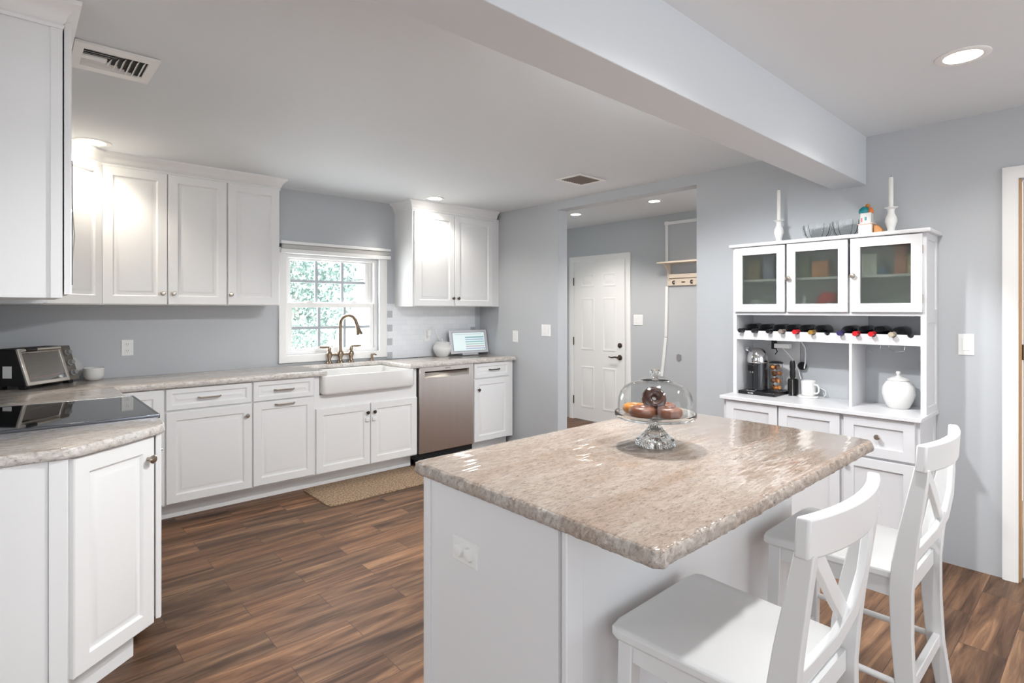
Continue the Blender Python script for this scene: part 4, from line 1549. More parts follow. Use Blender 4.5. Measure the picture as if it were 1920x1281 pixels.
# local frame: x along the front (left to right), y into the corner, z up from the worktop
TW, TD, TH, SL = 0.364, 0.235, 0.240, 0.070
b = MB(); b.prism([(0, 0.012, 0.022), (0, TD, 0.022), (0, TD, TH), (0, SL + 0.012, TH)], (TW, 0, 0)); b.build('body', 'blackmatt', to, bevel=0.006)
nv_ = Vector((0, -(TH - 0.022), SL)).normalized()      # out of the sloping front
vv_ = Vector((0, SL, TH - 0.022)).normalized()         # up the slope
FH = math.hypot(TH - 0.022, SL)
k = MB(); k.frame((0, 0.010, 0.022), X, vv_, nv_, TW * 0.80, FH, (0.020, 0.014, 0.022, 0.030), 0.014); k.build('door_frame', 'stainless2', to, bevel=0.003)
b = MB(); b.ob((0.021, 0.0085, 0.022), X, vv_, nv_, (0, TW * 0.80 - 0.036), (0.024, FH - 0.032), (-0.0005, 0.0005)); b.build('oven_cavity', mat('oven_cavity', S(70, 60, 56), 0.4, 0.6), to)
for vv in (0.062, 0.120):
    k = MB(); k.tube([Vector((0.024, 0.010, 0.022)) + vv_ * vv + nv_ * 0.004, Vector((TW * 0.80 - 0.018, 0.010, 0.022)) + vv_ * vv + nv_ * 0.004], 0.002, 6); k.build('rack_wire', 'chrome', to)
k = MB(); k.tube([Vector((0.030, 0.010, 0.022)) + vv_ * 0.045 + nv_ * 0.004, Vector((TW * 0.80 - 0.05, 0.010, 0.022)) + vv_ * 0.050 + nv_ * 0.004], 0.004, 8); k.build('red_reflection_rod', mat('red_reflection_rod', S(200, 90, 70), 0.4), to)  # rod reddened to stand in for a reddish reflection in the oven
b = MB(); b.ob((0.018, 0.010, 0.022), X, vv_, nv_, (0, TW * 0.80 - 0.030), (0.020, FH - 0.028), (0.008, 0.011)); b.build('door_glass', 'ovenglass', to)
k = MB(); k.ob((TW * 0.80 + 0.001, 0.010, 0.022), X, vv_, nv_, (0, TW * 0.20 - 0.001), (0, FH), (0, 0.013)); cp = k.build('control_panel', mat('oven_panel_grey', S(128, 122, 116), 0.35, 0.8), to, bevel=0.003)
for q in (0.045, 0.112, 0.180):
    k = MB(); k.lathe([(0, 0), (0.019, 0), (0.019, 0.006), (0.014, 0.007), (0.013, 0.026), (0, 0.027)], Vector((TW * 0.90, 0.010, 0.022)) + vv_ * q + nv_ * 0.013, 18, nv_); k.build('knob', 'steelgrey', cp)
hp = Vector((0.02, 0.010, 0.022)) + vv_ * (FH - 0.016)
k = MB(); k.tube([hp + nv_ * 0.012, hp + nv_ * 0.036 + X * 0.012, hp + nv_ * 0.036 + X * (TW * 0.80 - 0.05), hp + nv_ * 0.012 + X * (TW * 0.80 - 0.04)], 0.009, 10); hd = k.build('handle', 'stainless2', to)
k = MB(); k.tube([hp + nv_ * 0.036 + X * 0.008, hp + nv_ * 0.036 + X * 0.075], 0.0115, 12); k.build('grip', 'black', hd)
for px_, py_ in ((0.03, 0.05), (TW - 0.03, 0.05), (0.03, TD - 0.04), (TW - 0.03, TD - 0.04)):
    k = MB(); k.box(px_ - 0.018, py_ - 0.022, 0.0005, px_ + 0.018, py_ + 0.022, 0.0225); k.build('foot', 'black', to, bevel=0.003)
k = MB(); k.ob((-0.0008, 0.10, 0.07), Y, Z, mX, (0, 0.055), (0, 0.07), (-0.0005, 0.0008)); k.build('sticker', 'plastic', to)

k = MB(); k.lathe([(0, 0), (0.05, 0), (0.078, 0.012), (0.080, 0.016), (0.052, 0.006), (0, 0.005)], (0.285, 4.738, 1.002), 36, Vector((0, -1, 0.18)))
tag(k.build('plate', 'porcelain'), 'white round plate leaning on the wall behind the toaster oven', 'plate')
k = MB(); k.lathe([(0, 0.0), (0.030, 0.0), (0.036, 0.003), (0.050, 0.014), (0.058, 0.034), (0.060, 0.083), (0.056, 0.085), (0.054, 0.036), (0.046, 0.018), (0, 0.012)], (0.415, 4.655, 0.9255), 36)
tag(k.build('bowl', 'porcelain'), 'small white bowl beside the toaster oven', 'bowl')

# ------------------------------------------------------------------ tablet, sugar jar, charger
tb = thing('smart_display', 'white framed tablet display with a bright screen on the worktop', 'tablet', (3.57, 4.62, 0.9255))
ta = math.radians(-3)
Ut = Vector((math.cos(ta), math.sin(ta), 0)); Vt = Vector((-math.sin(ta) * 0.12, 0.20, 0.98)).normalized(); Wt = Ut.cross(Vt).normalized()
Vt = Wt.cross(Ut).normalized()
Ot = Vector((3.345, 4.620, 0.945))
k = MB(); k.ob(Ot, Ut, Vt, Wt, (0, 0.478), (0, 0.248), (-0.016, 0.0)); k.build('housing', mat('silver_plastic', S(214, 214, 218), 0.35), tb, bevel=0.006)
k = MB(); k.ob(Ot, Ut, Vt, Wt, (0.030, 0.448), (0.022, 0.226), (0.0, 0.0012)); k.build('bezel', mat('bezel_grey', S(168, 170, 176), 0.3), tb)
k = MB(); k.ob(Ot, Ut, Vt, Wt, (0.038, 0.440), (0.028, 0.218), (0.0012, 0.0018)); sc_ = k.build('screen', mat('screen_white', S(200, 214, 214), 0.2, emit=(0.86, 0.97, 0.98, 1), estr=0.28), tb)
cols = [(136, 184, 186), (172, 194, 214), (150, 194, 194), (184, 210, 200), (206, 190, 198), (186, 192, 214)]
for i, c_ in enumerate(cols):
    k = MB(); k.ob(Ot, Ut, Vt, Wt, (0.19, 0.43), (0.042 + 0.024 * (5 - i), 0.054 + 0.024 * (5 - i)), (0.0018, 0.0022)); k.build('screen_row', mat('screen_row', S(*c_), 0.3, emit=S(*c_), estr=0.15), sc_)
k = MB(); k.ob(Ot, Ut, Vt, Wt, (0.06, 0.40), (0.198, 0.204), (0.0018, 0.0022)); k.build('screen_row', mat('screen_row', S(190, 205, 210), 0.3, emit=S(190, 205, 210), estr=0.15), sc_)
k = MB(); k.lathe([(0, 0.0018), (0.006, 0.0018), (0.006, 0.0024), (0, 0.0024)], Ot + Ut * 0.426 + Vt * 0.044, 14, Wt); k.build('screen_button', 'steelgrey', sc_)
k = MB(); k.prism([Ot + Ut * 0.14 + Z * -0.0195 + Wt * 0.004, Ot + Ut * 0.34 + Z * -0.0195 + Wt * 0.004, Ot + Ut * 0.34 + Z * 0.012 - Wt * 0.004, Ot + Ut * 0.14 + Z * 0.012 - Wt * 0.004], (0, 0.10, 0)); k.build('stand', mat('silver_stand', S(190, 190, 194), 0.3), tb, bevel=0.002)
sj = thing('sugar_jar', 'small round white lidded jar left of the tablet', 'jar', (3.245, 4.640, 0.9255))
k = MB(); k.lathe([(0, 0), (0.052, 0), (0.060, 0.006), (0.084, 0.045), (0.096, 0.082), (0.090, 0.112), (0.074, 0.130), (0.076, 0.134), (0.0, 0.134)], (3.245, 4.640, 0.9255), 32); k.build('pot', 'porcelain', sj)
k = MB(); k.lathe([(0, 0.1345), (0.080, 0.1345), (0.080, 0.140), (0.060, 0.150), (0.020, 0.158), (0.008, 0.160), (0.013, 0.172), (0.010, 0.180), (0, 0.181)], (3.245, 4.640, 0.9255), 32); k.build('lid', 'porcelain', sj)
ch = thing('charger_cord', 'white charger plugged into the backsplash with a cord looping to the jar', 'charger', (3.139, 4.72, 1.08))
k = MB(); k.box(3.122, 4.712, 1.130, 3.156, 4.7505, 1.190); k.build('plug', 'plastic', ch, bevel=0.005)
k = MB(); k.tube([(3.139, 4.722, 1.188), (3.150, 4.715, 1.222), (3.180, 4.712, 1.232), (3.215, 4.715, 1.205), (3.235, 4.718, 1.150), (3.262, 4.722, 1.098), (3.300, 4.728, 1.080), (3.335, 4.725, 1.03), (3.345, 4.715, 0.96), (3.37, 4.70, 0.9285)], 0.0035, 8); k.build('cable', 'plastic', ch)

# ------------------------------------------------------------------ hutch
bf = thing('buffet_hutch', 'tall white buffet hutch with frosted glass doors against the right wall', 'hutch', (3.64, 1.23, 0))
BX, BY0, BY1 = 3.470, 0.703, 1.760
b = MB(); b.box(BX, BY0 + 0.012, 0.0, XW - 0.004, BY1, 0.820); b.build('base_body', 'buffet', bf)
b = MB(); b.rings((BX, BY0 + 0.012, 0.0), X, Z, mY, XW - 0.004 - BX, 0.820, [(0, 0), (0, 0.012), (0.045, 0.012), (0.047, 0.006)]); b.build('side_panel', 'buffet', bf)
b = MB(); b.box(3.430, 0.690, 0.820, XW - 0.003, 1.772, 0.8445); b.build('counter', 'buffet', bf, bevel=0.004)
shaker((BX, 1.737, 0.07), mY, mX, 0.323, 0.745).build('door', 'buffet', bf)
d = shaker((BX, 1.405, 0.07), mY, mX, 0.333, 0.745).build('door', 'buffet', bf)
d = shaker((BX, 1.051, 0.606), mY, mX, 0.329, 0.210).build('drawer', 'buffet', bf)
knob((BX - 0.02, 0.885, 0.718), mX, d, 'nickel')
d = shaker((BX, 1.051, 0.07), mY, mX, 0.329, 0.522).build('door', 'buffet', bf)
knob((BX - 0.02, 1.036, 0.550), mX, d, 'darkmetal')
k = MB(); k.tube([(BX - 0.012, 0.7195, 0.44), (BX - 0.012, 0.7195, 0.52)], 0.004, 8); k.build('hinge', 'darkmetal', d)
HX = 3.572
HB = XW - 0.004
b = MB(); b.box(HX, 1.724, 0.8447, HB, 1.748, 1.808); b.build('side_panel', 'buffet', bf)
b = MB(); b.box(HX, 0.706, 0.8447, HB, 0.722, 1.808); b.build('side_panel', 'buffet', bf)
for z0_, h_ in ((0.8447, 0.52), (1.365, 0.443)):
    b = MB(); b.rings((HX, 0.706, z0_), X, Z, mY, HB - HX, h_, [(0, 0), (0, 0.010), (0.035, 0.010), (0.037, 0.004)]); b.build('side_frame', 'buffet', bf)
b = MB(); b.box(HX - 0.030, 0.674, 1.808, HB, 1.766, 1.830); b.build('top_board', 'buffet', bf, bevel=0.006, seg=3)
b = MB(); b.box(HX, 0.722, 1.366, HB, 1.724, 1.384); b.build('bottom_board', 'buffet', bf)
b = MB(); b.box(HB - 0.012, 0.722, 1.384, HB, 1.724, 1.808); b.build('back_panel', 'buffet', bf)
b = MB(); b.box(HX + 0.035, 0.722, 1.584, HB - 0.012, 1.724, 1.598); b.build('shelf', 'buffet', bf)
b = MB(); b.box(HX + 0.002, 1.048, 1.384, HB - 0.012, 1.062, 1.584); b.build('partition', 'buffet', bf)
for (ya, yb_, la, lb, kn) in ((1.728, 1.409, 0.0, 0, None), (1.398, 1.062, 0, 0, 1.382), (1.049, 0.711, 0, 0, 1.031)):
    wd_ = ya - yb_
    k = MB(); k.frame((HX, ya, 1.386), mY, Z, mX, wd_, 0.418, 0.050, 0.020); fo = k.build('glass_door', 'buffet', bf, bevel=0.0015)
    k = MB(); k.ob((HX, ya, 1.386), mY, Z, mX, (0.046, wd_ - 0.046), (0.046, 0.372), (0.006, 0.010)); k.build('frosted_pane', 'frost', fo)
    if kn:
        knob((HX - 0.02, kn, 1.593), mX, fo, 'nickel')
for zz in (1.72, 1.46):
    k = MB(); k.tube([(HX - 0.014, 0.711, zz - 0.022), (HX - 0.014, 0.711, zz + 0.022)], 0.004, 8); k.build('hinge', 'nickel', bf)
NY = [1.684, 1.596, 1.503, 1.427, 1.344, 1.253, 1.176, 1.099, 1.019, 0.941, 0.846, 0.767]
NR = 0.0165


def rack_rail(x0, x1, name):
    mb = MB()
    top, bot = 1.264, 1.206
    pl = [(1.724, bot), (1.724, top)]
    for yc in NY:
        for j in range(9):
            a = PI * j / 8
            pl.append((yc + NR * math.cos(a), top - NR * math.sin(a)))
    pl += [(0.722, top), (0.722, bot)]
    a = [mb.v((x0, p[0], p[1])) for p in pl]
    c = [mb.v((x1, p[0], p[1])) for p in pl]
    mb.caps(a)
    mb.caps(c)
    for i in range(len(pl)):
        j = (i + 1) % len(pl)
        mb.f([a[j], a[i], c[i], c[j]])
    mb.build(name, 'buffet', bf)


rack_rail(HX + 0.001, HX + 0.016, 'bottle_rail')
b = MB(); b.box(HX + 0.016, 0.722, 1.206, HB, 1.724, 1.218); b.build('rack_shelf', 'buffet', bf)
b = MB(); b.box(HB - 0.085, 0.7225, 1.2175, HB - 0.070, 1.7235, 1.2330); b.build('rack_bar', 'buffet', bf)
b = MB(); b.box(HX + 0.002, 1.046, 0.8447, HB - 0.001, 1.060, 1.206); b.build('divider', 'buffet', bf)
b = MB(); b.box(HB - 0.010, 1.030, 1.218, HB - 0.001, 1.724, 1.366); b.build('back_panel', 'buffet', bf)  # added board imitates a light patch on the wall behind the bottles
b = MB(); b.box(HB - 0.010, 1.420, 0.8447, HB - 0.001, 1.724, 1.206); b.build('back_panel', 'buffet', bf)  # board put in for the lighter patch of wall in this bay

# wine bottles
M['wine'] = mat('dark_bottle_glass', S(16, 18, 20), 0.08, coat=0.5)
M['foil_black'] = mat('foil_black', S(32, 32, 34), 0.3)
M['foil_grey'] = mat('foil_grey', S(150, 138, 130), 0.3, 0.3)
M['foil_red'] = mat('foil_red', S(196, 28, 36), 0.3)
M['foil_gold'] = mat('foil_gold', S(176, 138, 66), 0.35, 0.5)
M['foil_purple'] = mat('foil_purple', S(52, 44, 92), 0.3)
M['foil_beige'] = mat('foil_beige', S(176, 164, 146), 0.4)


def bottle(yc, foil, label, body_r=0.037, m='wine'):
    zc = 1.264 + 0.0015
    t = thing('wine_bottle', label, 'wine bottle', (HX + 0.1, yc, zc - body_r), 'wine bottles lying in the hutch rack')
    ax = X
    zc2 = 1.2725
    # the bottle lies with its neck on the notched rail, body on the shelf behind
    nz = zc + 0.001
    d = Vector((0.22, 0, (zc2 - nz)))
    d.normalize()
    p0 = Vector((HX - 0.042, yc, nz - d.z * 0.055))
    k = MB()
    k.lathe([(0, 0.045), (0.0125, 0.045), (0.0125, 0.095), (0.018, 0.108), (body_r * 0.8, 0.128), (body_r, 0.145), (body_r, 0.282), (body_r - 0.004, 0.287), (0, 0.286)], p0, 24, d)
    k.build('glass', m, t)
    k = MB()
    k.lathe([(0, 0), (0.0132, 0), (0.0140, 0.002), (0.0140, 0.010), (0.0132, 0.012), (0.0130, 0.062), (0.0, 0.062)], p0, 20, d)
    k.build('foil', foil, t)
    return t


BT = [(0, 'foil_black', 'first wine bottle from the left end of the rack, black foil'),
      (1, 'foil_black', 'second wine bottle from the left end of the rack, black foil'),
      (2, 'wine', 'third wine bottle from the left end of the rack, dark bare neck'),
      (3, 'foil_grey', 'wine bottle with pale grey foil in the left half of the rack'),
      (4, 'foil_red', 'wine bottle with red foil in the left half of the rack'),
      (5, 'foil_gold', 'wine bottle with gold foil in the rack'),
      (7, 'foil_purple', 'wine bottle with purple foil in the rack'),
      (8, 'foil_red', 'red foil wine bottle next to the purple one in the rack'),
      (9, 'foil_red', 'red foil wine bottle next to the beige one in the rack'),
      (10, 'foil_beige', 'wine bottle with beige foil near the right end of the rack')]
for i, fo_, lb_ in BT:
    bottle(NY[i], fo_, lb_, 0.036 if i != 10 else 0.034)

# stemware racks
for (yy, lb_) in ((0.958, 'wire stemware holder under the wine rack, nearer the divider'), (0.844, 'wire stemware holder under the wine rack, nearer the right side')):
    k = MB()
    xf_ = HX + 0.07
    k.tube([(xf_ + 0.1, yy + 0.037, 1.2030), (xf_, yy + 0.037, 1.2030), (xf_, yy + 0.037, 1.195), (xf_, yy + 0.034, 1.180), (xf_, yy, 1.166), (xf_, yy - 0.034, 1.172), (xf_, yy - 0.037, 1.195), (xf_, yy - 0.037, 1.2030), (xf_ + 0.1, yy - 0.037, 1.2030)], 0.0022, 8)
    tag(k.build('stemware_holder', 'chrome'), lb_, 'glass holder')

# ------------------------------------------------------------------ on top of the hutch
ZT = 1.8302


def candlestick(x, y, label, label2, htop):
    k = MB()
    k.lathe([(0, 0), (0.026, 0), (0.027, 0.006), (0.020, 0.018), (0.0185, 0.030), (0.024, 0.050), (0.0305, 0.072), (0.028, 0.095), (0.019, 0.115), (0.0165, 0.130), (0.020, 0.142), (0.034, 0.150), (0.034, 0.153), (0.016, 0.151), (0.0125, 0.140), (0, 0.139)], (x, y, ZT), 28)
    tag(k.build('candlestick', 'porcelain'), label, 'candlestick')
    t = thing('candle', label2, 'candle', (x, y, ZT + 0.1395))
    k = MB(); k.lathe([(0, 0.139), (0.0120, 0.1395), (0.0112, htop - 0.01), (0.008, htop), (0, htop + 0.001)], (x, y, ZT), 18); k.build('wax', 'wax', t)
    k = MB(); k.tube([(x, y, ZT + htop), (x + 0.001, y, ZT + htop + 0.008)], 0.0012, 6); k.build('wick', 'gap', t)


candlestick(3.72, 0.890, 'white porcelain candlestick at the right end of the hutch top', 'white taper candle in the candlestick at the right end', 0.326)
candlestick(3.72, 1.512, 'white porcelain candlestick at the left end of the hutch top', 'white taper candle in the candlestick at the left end', 0.352)


def crystal_bowl(x, y, r, h, label):
    k = MB()
    k.lathe([(0, 0), (r * 0.45, 0), (r * 0.55, 0.004), (r * 0.85, h * 0.35), (r, h * 0.8), (r * 0.98, h), (r * 0.95, h), (r * 0.95, h * 0.8), (r * 0.80, h * 0.38), (r * 0.5, 0.010), (0, 0.009)], (x, y, ZT), 48, Z, False, 12, 0.05)
    tag(k.build('glass_bowl', 'crystal'), label, 'bowl')


crystal_bowl(3.735, 1.285, 0.080, 0.098, 'fluted clear glass bowl nearer the left candlestick')
crystal_bowl(3.730, 1.124, 0.074, 0.104, 'fluted clear glass bowl beside the toy house figurine')
fg = thing('house_figurine', 'small white house figurine with teal dome and orange details', 'figurine', (3.70, 1.005, ZT))
M['teal'] = mat('teal_glaze', S(28, 132, 140), 0.25)
M['orangeg'] = mat('orange_glaze', S(216, 120, 60), 0.4)
M['goldg'] = mat('gold_brown_glaze', S(190, 124, 50), 0.35)
b = MB(); b.box(3.668, 0.972, ZT, 3.735, 1.040, ZT + 0.066); b.build('lower_block', 'porcelain', fg, bevel=0.002)
b = MB(); b.box(3.674, 0.978, ZT + 0.0662, 3.728, 1.032, ZT + 0.132); ub = b.build('upper_block', 'porcelain', fg, bevel=0.002)
b = MB(); b.box(3.664, 0.968, ZT + 0.0655, 3.739, 1.044, ZT + 0.070); b.build('ledge', mat('pink_ledge', S(226, 180, 160), 0.4), fg)
k = MB(); k.lathe([(0, 0), (0.026, 0), (0.029, 0.012), (0.024, 0.028), (0.012, 0.038), (0, 0.042)], (3.70, 1.018, ZT + 0.132), 22); k.build('dome', 'teal', fg)
k = MB(); k.ball((3.70, 1.000, ZT + 0.176), 0.013, 1, 1, 0.9); k.build('finial', 'goldg', fg)
k = MB(); k.lathe([(0, 0), (0.015, 0), (0.016, 0.012), (0.010, 0.026), (0.003, 0.034), (0, 0.034)], (3.70, 0.986, ZT + 0.132), 16); k.build('turret', 'orangeg', fg)
k = MB(); k.ob((3.6735, 1.004, ZT + 0.098), mY, Z, mX, (-0.005, 0.005), (-0.010, 0.010), (0, 0.0012)); k.build('window', 'teal', ub)
k = MB(); k.ob((3.6735, 1.024, ZT + 0.092), mY, Z, mX, (-0.003, 0.003), (-0.012, 0.012), (0, 0.0012)); k.build('window', 'red', ub)
k = MB(); k.ob((3.70, 0.972, ZT + 0.03), X, Z, mY, (-0.010, 0.010), (-0.02, 0.012), (0, 0.0015)); k.build('doorway', 'gap', fg)
k = MB(); k.prism([(3.69, 0.9715, ZT), (3.69, 0.925, ZT), (3.69, 0.925, ZT + 0.030), (3.69, 0.945, ZT + 0.055), (3.69, 0.9715, ZT + 0.062)], (0.03, 0, 0)); k.build('stair', 'goldg', fg, bevel=0.004)

# ------------------------------------------------------------------ in the hutch's open bay
ZC = 0.8447
cm = thing('coffee_maker', 'black and chrome capsule coffee maker on its tray in the hutch', 'coffee maker', (3.70, 1.66, ZC))
b = MB(); b.box(3.590, 1.484, ZC + 0.0003, 3.818, 1.722, ZC + 0.022); b.build('tray', 'black', cm, bevel=0.004)
k = MB(); k.lathe([(0, 0.023), (0.064, 0.023), (0.064, 0.205), (0, 0.205)], (3.705, 1.645, ZC), 32); k.build('body', mat('gloss_black', S(26, 28, 32), 0.16, coat=0.6), cm, bevel=0.003)
k = MB(); k.lathe([(0.0645, 0.2055), (0.066, 0.222), (0.062, 0.255), (0.050, 0.283), (0.030, 0.298), (0, 0.303)], (3.705, 1.645, ZC), 32); k.build('dome_lid', 'chrome', cm)
k = MB(); k.torus((3.705, 1.645, ZC + 0.206), 0.0645, 0.004, Z, 32, 8); k.build('collar', 'chrome', cm)
k = MB(); k.tube([(3.69, 1.700, ZC + 0.280), (3.675, 1.712, ZC + 0.292), (3.66, 1.690, ZC + 0.300)], 0.009, 10); k.build('lever', 'chrome', cm)
b = MB(); b.box(3.628, 1.632, ZC + 0.15, 3.645, 1.676, ZC + 0.19); sp = b.build('spout', 'black', cm, bevel=0.004)
for yy in (1.646, 1.660):
    k = MB(); k.tube([(3.634, yy, ZC + 0.150), (3.634, yy, ZC + 0.138)], 0.004, 8); k.build('nozzle', 'chrome', sp)
k = MB(); k.lathe([(0, 0.0225), (0.036, 0.0225), (0.036, 0.026), (0, 0.026)], (3.632, 1.655, ZC), 24); k.build('drip_grate', 'chrome', cm)
text_part('Breville', 0.012, 'logo', 'plastic', cm, (3.5895, 1.640, ZC + 0.011), mY, Z)
cp_ = thing('capsule_holder', 'clear cylinder of copper coffee capsules beside the coffee maker', 'capsule holder', (3.72, 1.530, ZC + 0.022))
k = MB(); k.lathe([(0.041, 0.0225), (0.041, 0.205), (0.039, 0.205), (0.039, 0.0225)], (3.72, 1.530, ZC), 28, Z, True); k.build('tube', 'dome', cp_)
k = MB(); k.lathe([(0, 0.2055), (0.043, 0.2055), (0.044, 0.212), (0.03, 0.218), (0, 0.219)], (3.72, 1.530, ZC), 28); k.build('cap', 'black', cp_)
M['copper'] = mat('copper_capsule', S(200, 126, 62), 0.3, 0.7)
M['bronzec'] = mat('brown_capsule', S(110, 66, 40), 0.3, 0.6)
n_ = 0
for zz in (0.045, 0.092, 0.139, 0.180):
    for a_ in (0.4, 2.5, 4.6):
        c_ = Vector((3.72 + 0.0185 * math.cos(a_ + zz * 20), 1.530 + 0.0185 * math.sin(a_ + zz * 20), ZC + zz))
        ax_ = Vector((random.uniform(-1, 1), random.uniform(-1, 1), random.uniform(-0.4, 0.4)))
        k = MB(); k.lathe([(0, -0.012), (0.011, -0.011), (0.0165, 0.002), (0.0175, 0.008), (0.010, 0.014), (0, 0.015)], c_, 16, ax_)
        tag(k.build('coffee_capsule', 'copper' if n_ % 3 else 'bronzec'), 'small copper or brown coffee capsule inside the clear cylinder', 'capsule', 'capsules in the clear cylinder')
        n_ += 1
fr_ = thing('milk_frother', 'black handheld milk frother standing upright beside the capsules', 'milk frother', (3.735, 1.432, ZC))
k = MB(); k.lathe([(0, 0.105), (0.010, 0.105), (0.017, 0.125), (0.018, 0.155), (0.0155, 0.172), (0.018, 0.186), (0.0165, 0.215), (0.012, 0.228), (0, 0.229)], (3.735, 1.432, ZC), 20); k.build('handle', 'black', fr_)
k = MB(); k.tube([(3.735, 1.432, ZC + 0.105), (3.735, 1.432, ZC + 0.004)], 0.003, 8); k.build('shaft', 'chrome', fr_)
k = MB(); k.lathe([(0, 0.0002), (0.026, 0.0002), (0.026, 0.004), (0.006, 0.006), (0, 0.006)], (3.735, 1.432, ZC), 20); k.build('stand', 'chrome', fr_)
k = MB(); k.box(3.772, 1.425, ZC + 0.0003, 3.820, 1.481, ZC + 0.105)
tag(k.build('speaker_box', 'blackmatt', bevel=0.012, seg=3), 'small black box behind the milk frother', 'box')
ms_ = thing('mug', 'white mug with a handle on a white warmer in the hutch', 'mug', (3.745, 1.340, ZC + 0.014))
k = MB(); k.lathe([(0, 0.014), (0.036, 0.014), (0.041, 0.020), (0.0435, 0.105), (0.041, 0.107), (0.0385, 0.100), (0.036, 0.024), (0, 0.022)], (3.745, 1.340, ZC), 32); k.build('cup', 'porcelain', ms_)
k = MB(); k.tube([(3.735, 1.300, ZC + 0.085), (3.728, 1.282, ZC + 0.086), (3.724, 1.272, ZC + 0.070), (3.724, 1.272, ZC + 0.045), (3.728, 1.283, ZC + 0.032), (3.735, 1.302, ZC + 0.032)], 0.0055, 8); k.build('handle', 'porcelain', ms_)
wm = thing('mug_warmer', 'round white mug warmer with a cord under the mug', 'mug warmer', (3.745, 1.340, ZC))
k = MB(); k.lathe([(0, 0.0002), (0.055, 0.0002), (0.058, 0.005), (0.056, 0.0125), (0, 0.0135)], (3.745, 1.340, ZC), 32); k.build('disc', 'plastic', wm)
k = MB(); k.tube([(3.765, 1.288, ZC + 0.006), (3.775, 1.262, ZC + 0.008), (3.790, 1.252, ZC + 0.024), (3.805, 1.262, ZC + 0.045), (3.820, 1.30, ZC + 0.06)], 0.0025, 6); k.build('cord', 'plastic', wm)
ps = thing('power_strip', 'white plug strip with cords fixed under the wine rack', 'power strip', (3.78, 1.51, 1.145))
b = MB(); b.box(3.730, 1.452, 1.148, 3.775, 1.548, 1.178); b.build('housing', 'plastic', ps, bevel=0.004)
b = MB(); b.box(3.735, 1.545, 1.140, 3.775, 1.568, 1.2055); b.build('black_plug', 'black', ps, bevel=0.004)
k = MB(); k.tube([(3.752, 1.50, 1.148), (3.760, 1.465, 1.105), (3.770, 1.430, 1.06), (3.785, 1.412, 1.0), (3.800, 1.405, 0.95)], 0.003, 6); k.build('cord', 'plastic', ps)
k = MB(); k.tube([(3.752, 1.548, 1.150), (3.745, 1.532, 1.125), (3.742, 1.545, 1.105)], 0.0035, 6); k.build('cord', 'black', ps)
wc = thing('wall_plug', 'round black plug on the wall with a white cord rising from it', 'plug', (3.82, 1.40, 1.03))
k = MB(); k.lathe([(0, 0), (0.026, 0), (0.026, 0.016), (0.020, 0.022), (0, 0.022)], (3.823, 1.402, 1.035), 24, mX); k.build('disc', 'black', wc)
k = MB(); k.tube([(3.800, 1.385, 1.020), (3.798, 1.378, 1.06), (3.800, 1.376, 1.11), (3.805, 1.382, 1.155), (3.80, 1.40, 1.188), (3.79, 1.43, 1.200)], 0.004, 8); k.build('cord', 'plastic', wc)
jr = thing('cookie_jar', 'round white lidded jar alone in the right bay of the hutch', 'jar', (3.72, 0.855, ZC))
k = MB(); k.lathe([(0, 0), (0.048, 0), (0.054, 0.006), (0.074, 0.050), (0.082, 0.085), (0.076, 0.122), (0.060, 0.148), (0.052, 0.156), (0, 0.156)], (3.72, 0.855, ZC), 36); k.build('pot', 'porcelain', jr)
k = MB(); k.lathe([(0, 0.1565), (0.055, 0.1565), (0.056, 0.162), (0.040, 0.172), (0.012, 0.180), (0.007, 0.186), (0.012, 0.198), (0.010, 0.208), (0, 0.210)], (3.72, 0.855, ZC), 30); k.build('lid', 'porcelain', jr)

# ------------------------------------------------------------------ behind the frosted panes
def mug(c, m, label, s=1.0):
    x, y, z = c
    t = thing('mug', label, 'mug', c)
    k = MB(); k.lathe([(0, 0), (0.034 * s, 0), (0.038 * s, 0.006), (0.040 * s, 0.082 * s), (0.037 * s, 0.083 * s), (0.034 * s, 0.01), (0, 0.009)], c, 24); k.build('cup', m, t)
    k = MB(); k.tube([(x, y - 0.038 * s, z + 0.065 * s), (x, y - 0.060 * s, z + 0.060 * s), (x, y - 0.060 * s, z + 0.030 * s), (x, y - 0.038 * s, z + 0.022 * s)], 0.005, 8); k.build('handle', m, t)


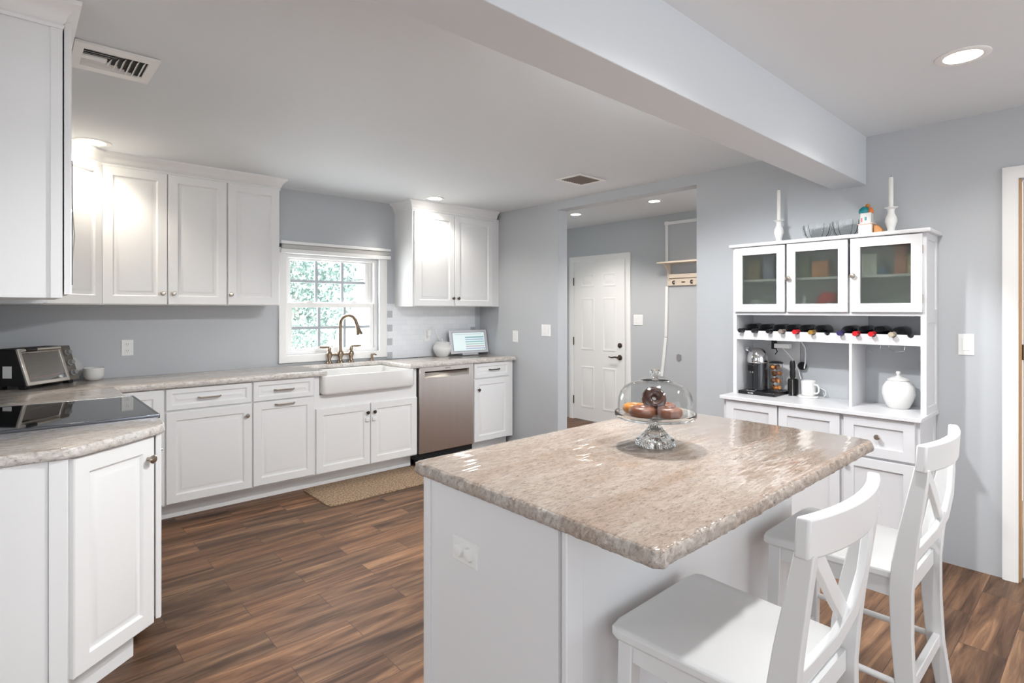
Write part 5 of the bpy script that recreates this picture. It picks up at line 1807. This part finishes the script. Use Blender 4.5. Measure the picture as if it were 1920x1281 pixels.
def carton(y0, y1, h, z, col, label, x0=3.66, x1=3.76, nm='carton'):
    b_ = MB(); b_.box(x0, y0, z, x1, y1, z + h)
    tag(b_.build(nm, mat('carton_colour', S(*col), 0.5), bevel=0.004), label, 'box')


ZS0, ZS1 = 1.3845, 1.5985
mug((3.68, 1.640, ZS0), 'porcelain', 'cream mug on the lower shelf behind the left frosted pane')
carton(1.61, 1.70, 0.13, ZS1, (150, 128, 96), 'brown carton on the upper shelf behind the left frosted pane')
carton(1.52, 1.59, 0.16, ZS1, (150, 150, 176), 'bluish grey carton on the upper shelf behind the left frosted pane')
carton(1.43, 1.50, 0.15, ZS1, (128, 116, 96), 'taupe carton on the upper shelf behind the left frosted pane')
k = MB(); k.lathe([(0, 0.075), (0.03, 0.075), (0.062, 0.040), (0.066, 0.0), (0.06, 0.0), (0.0, 0.068)], (3.69, 1.205, ZS0 + 0.048), 28)
tag(k.build('bowl', 'red'), 'red bowl stacked behind the middle frosted pane', 'bowl')
k = MB(); k.lathe([(0, 0), (0.03, 0), (0.045, 0.03), (0.05, 0.047), (0, 0.047)], (3.69, 1.205, ZS0), 24)
tag(k.build('bowl', 'porcelain'), 'white bowl under the red bowl behind the middle frosted pane', 'bowl')
mug((3.64, 1.175, ZS0), 'porcelain', 'white mug behind the middle frosted pane', 0.7)
mug((3.66, 1.110, ZS0), 'red', 'red mug behind the middle frosted pane', 0.7)
carton(1.20, 1.29, 0.10, ZS1, (206, 130, 70), 'orange carton on the upper shelf behind the middle frosted pane')
carton(1.09, 1.14, 0.17, ZS1, (92, 70, 128), 'purple carton on the upper shelf behind the middle frosted pane')
carton(1.31, 1.37, 0.13, ZS1, (120, 128, 92), 'green carton on the upper shelf behind the middle frosted pane')
carton(0.945, 1.02, 0.125, ZS1, (226, 226, 214), 'white carton on the upper shelf behind the right frosted pane')
carton(0.90, 0.94, 0.05, ZS1, (70, 110, 150), 'low blue carton on the upper shelf behind the right frosted pane')
carton(0.745, 0.80, 0.11, ZS1, (222, 202, 150), 'cream carton on the upper shelf behind the right frosted pane')
carton(0.805, 0.86, 0.175, ZS1, (190, 110, 80), 'tall reddish carton on the upper shelf behind the right frosted pane')
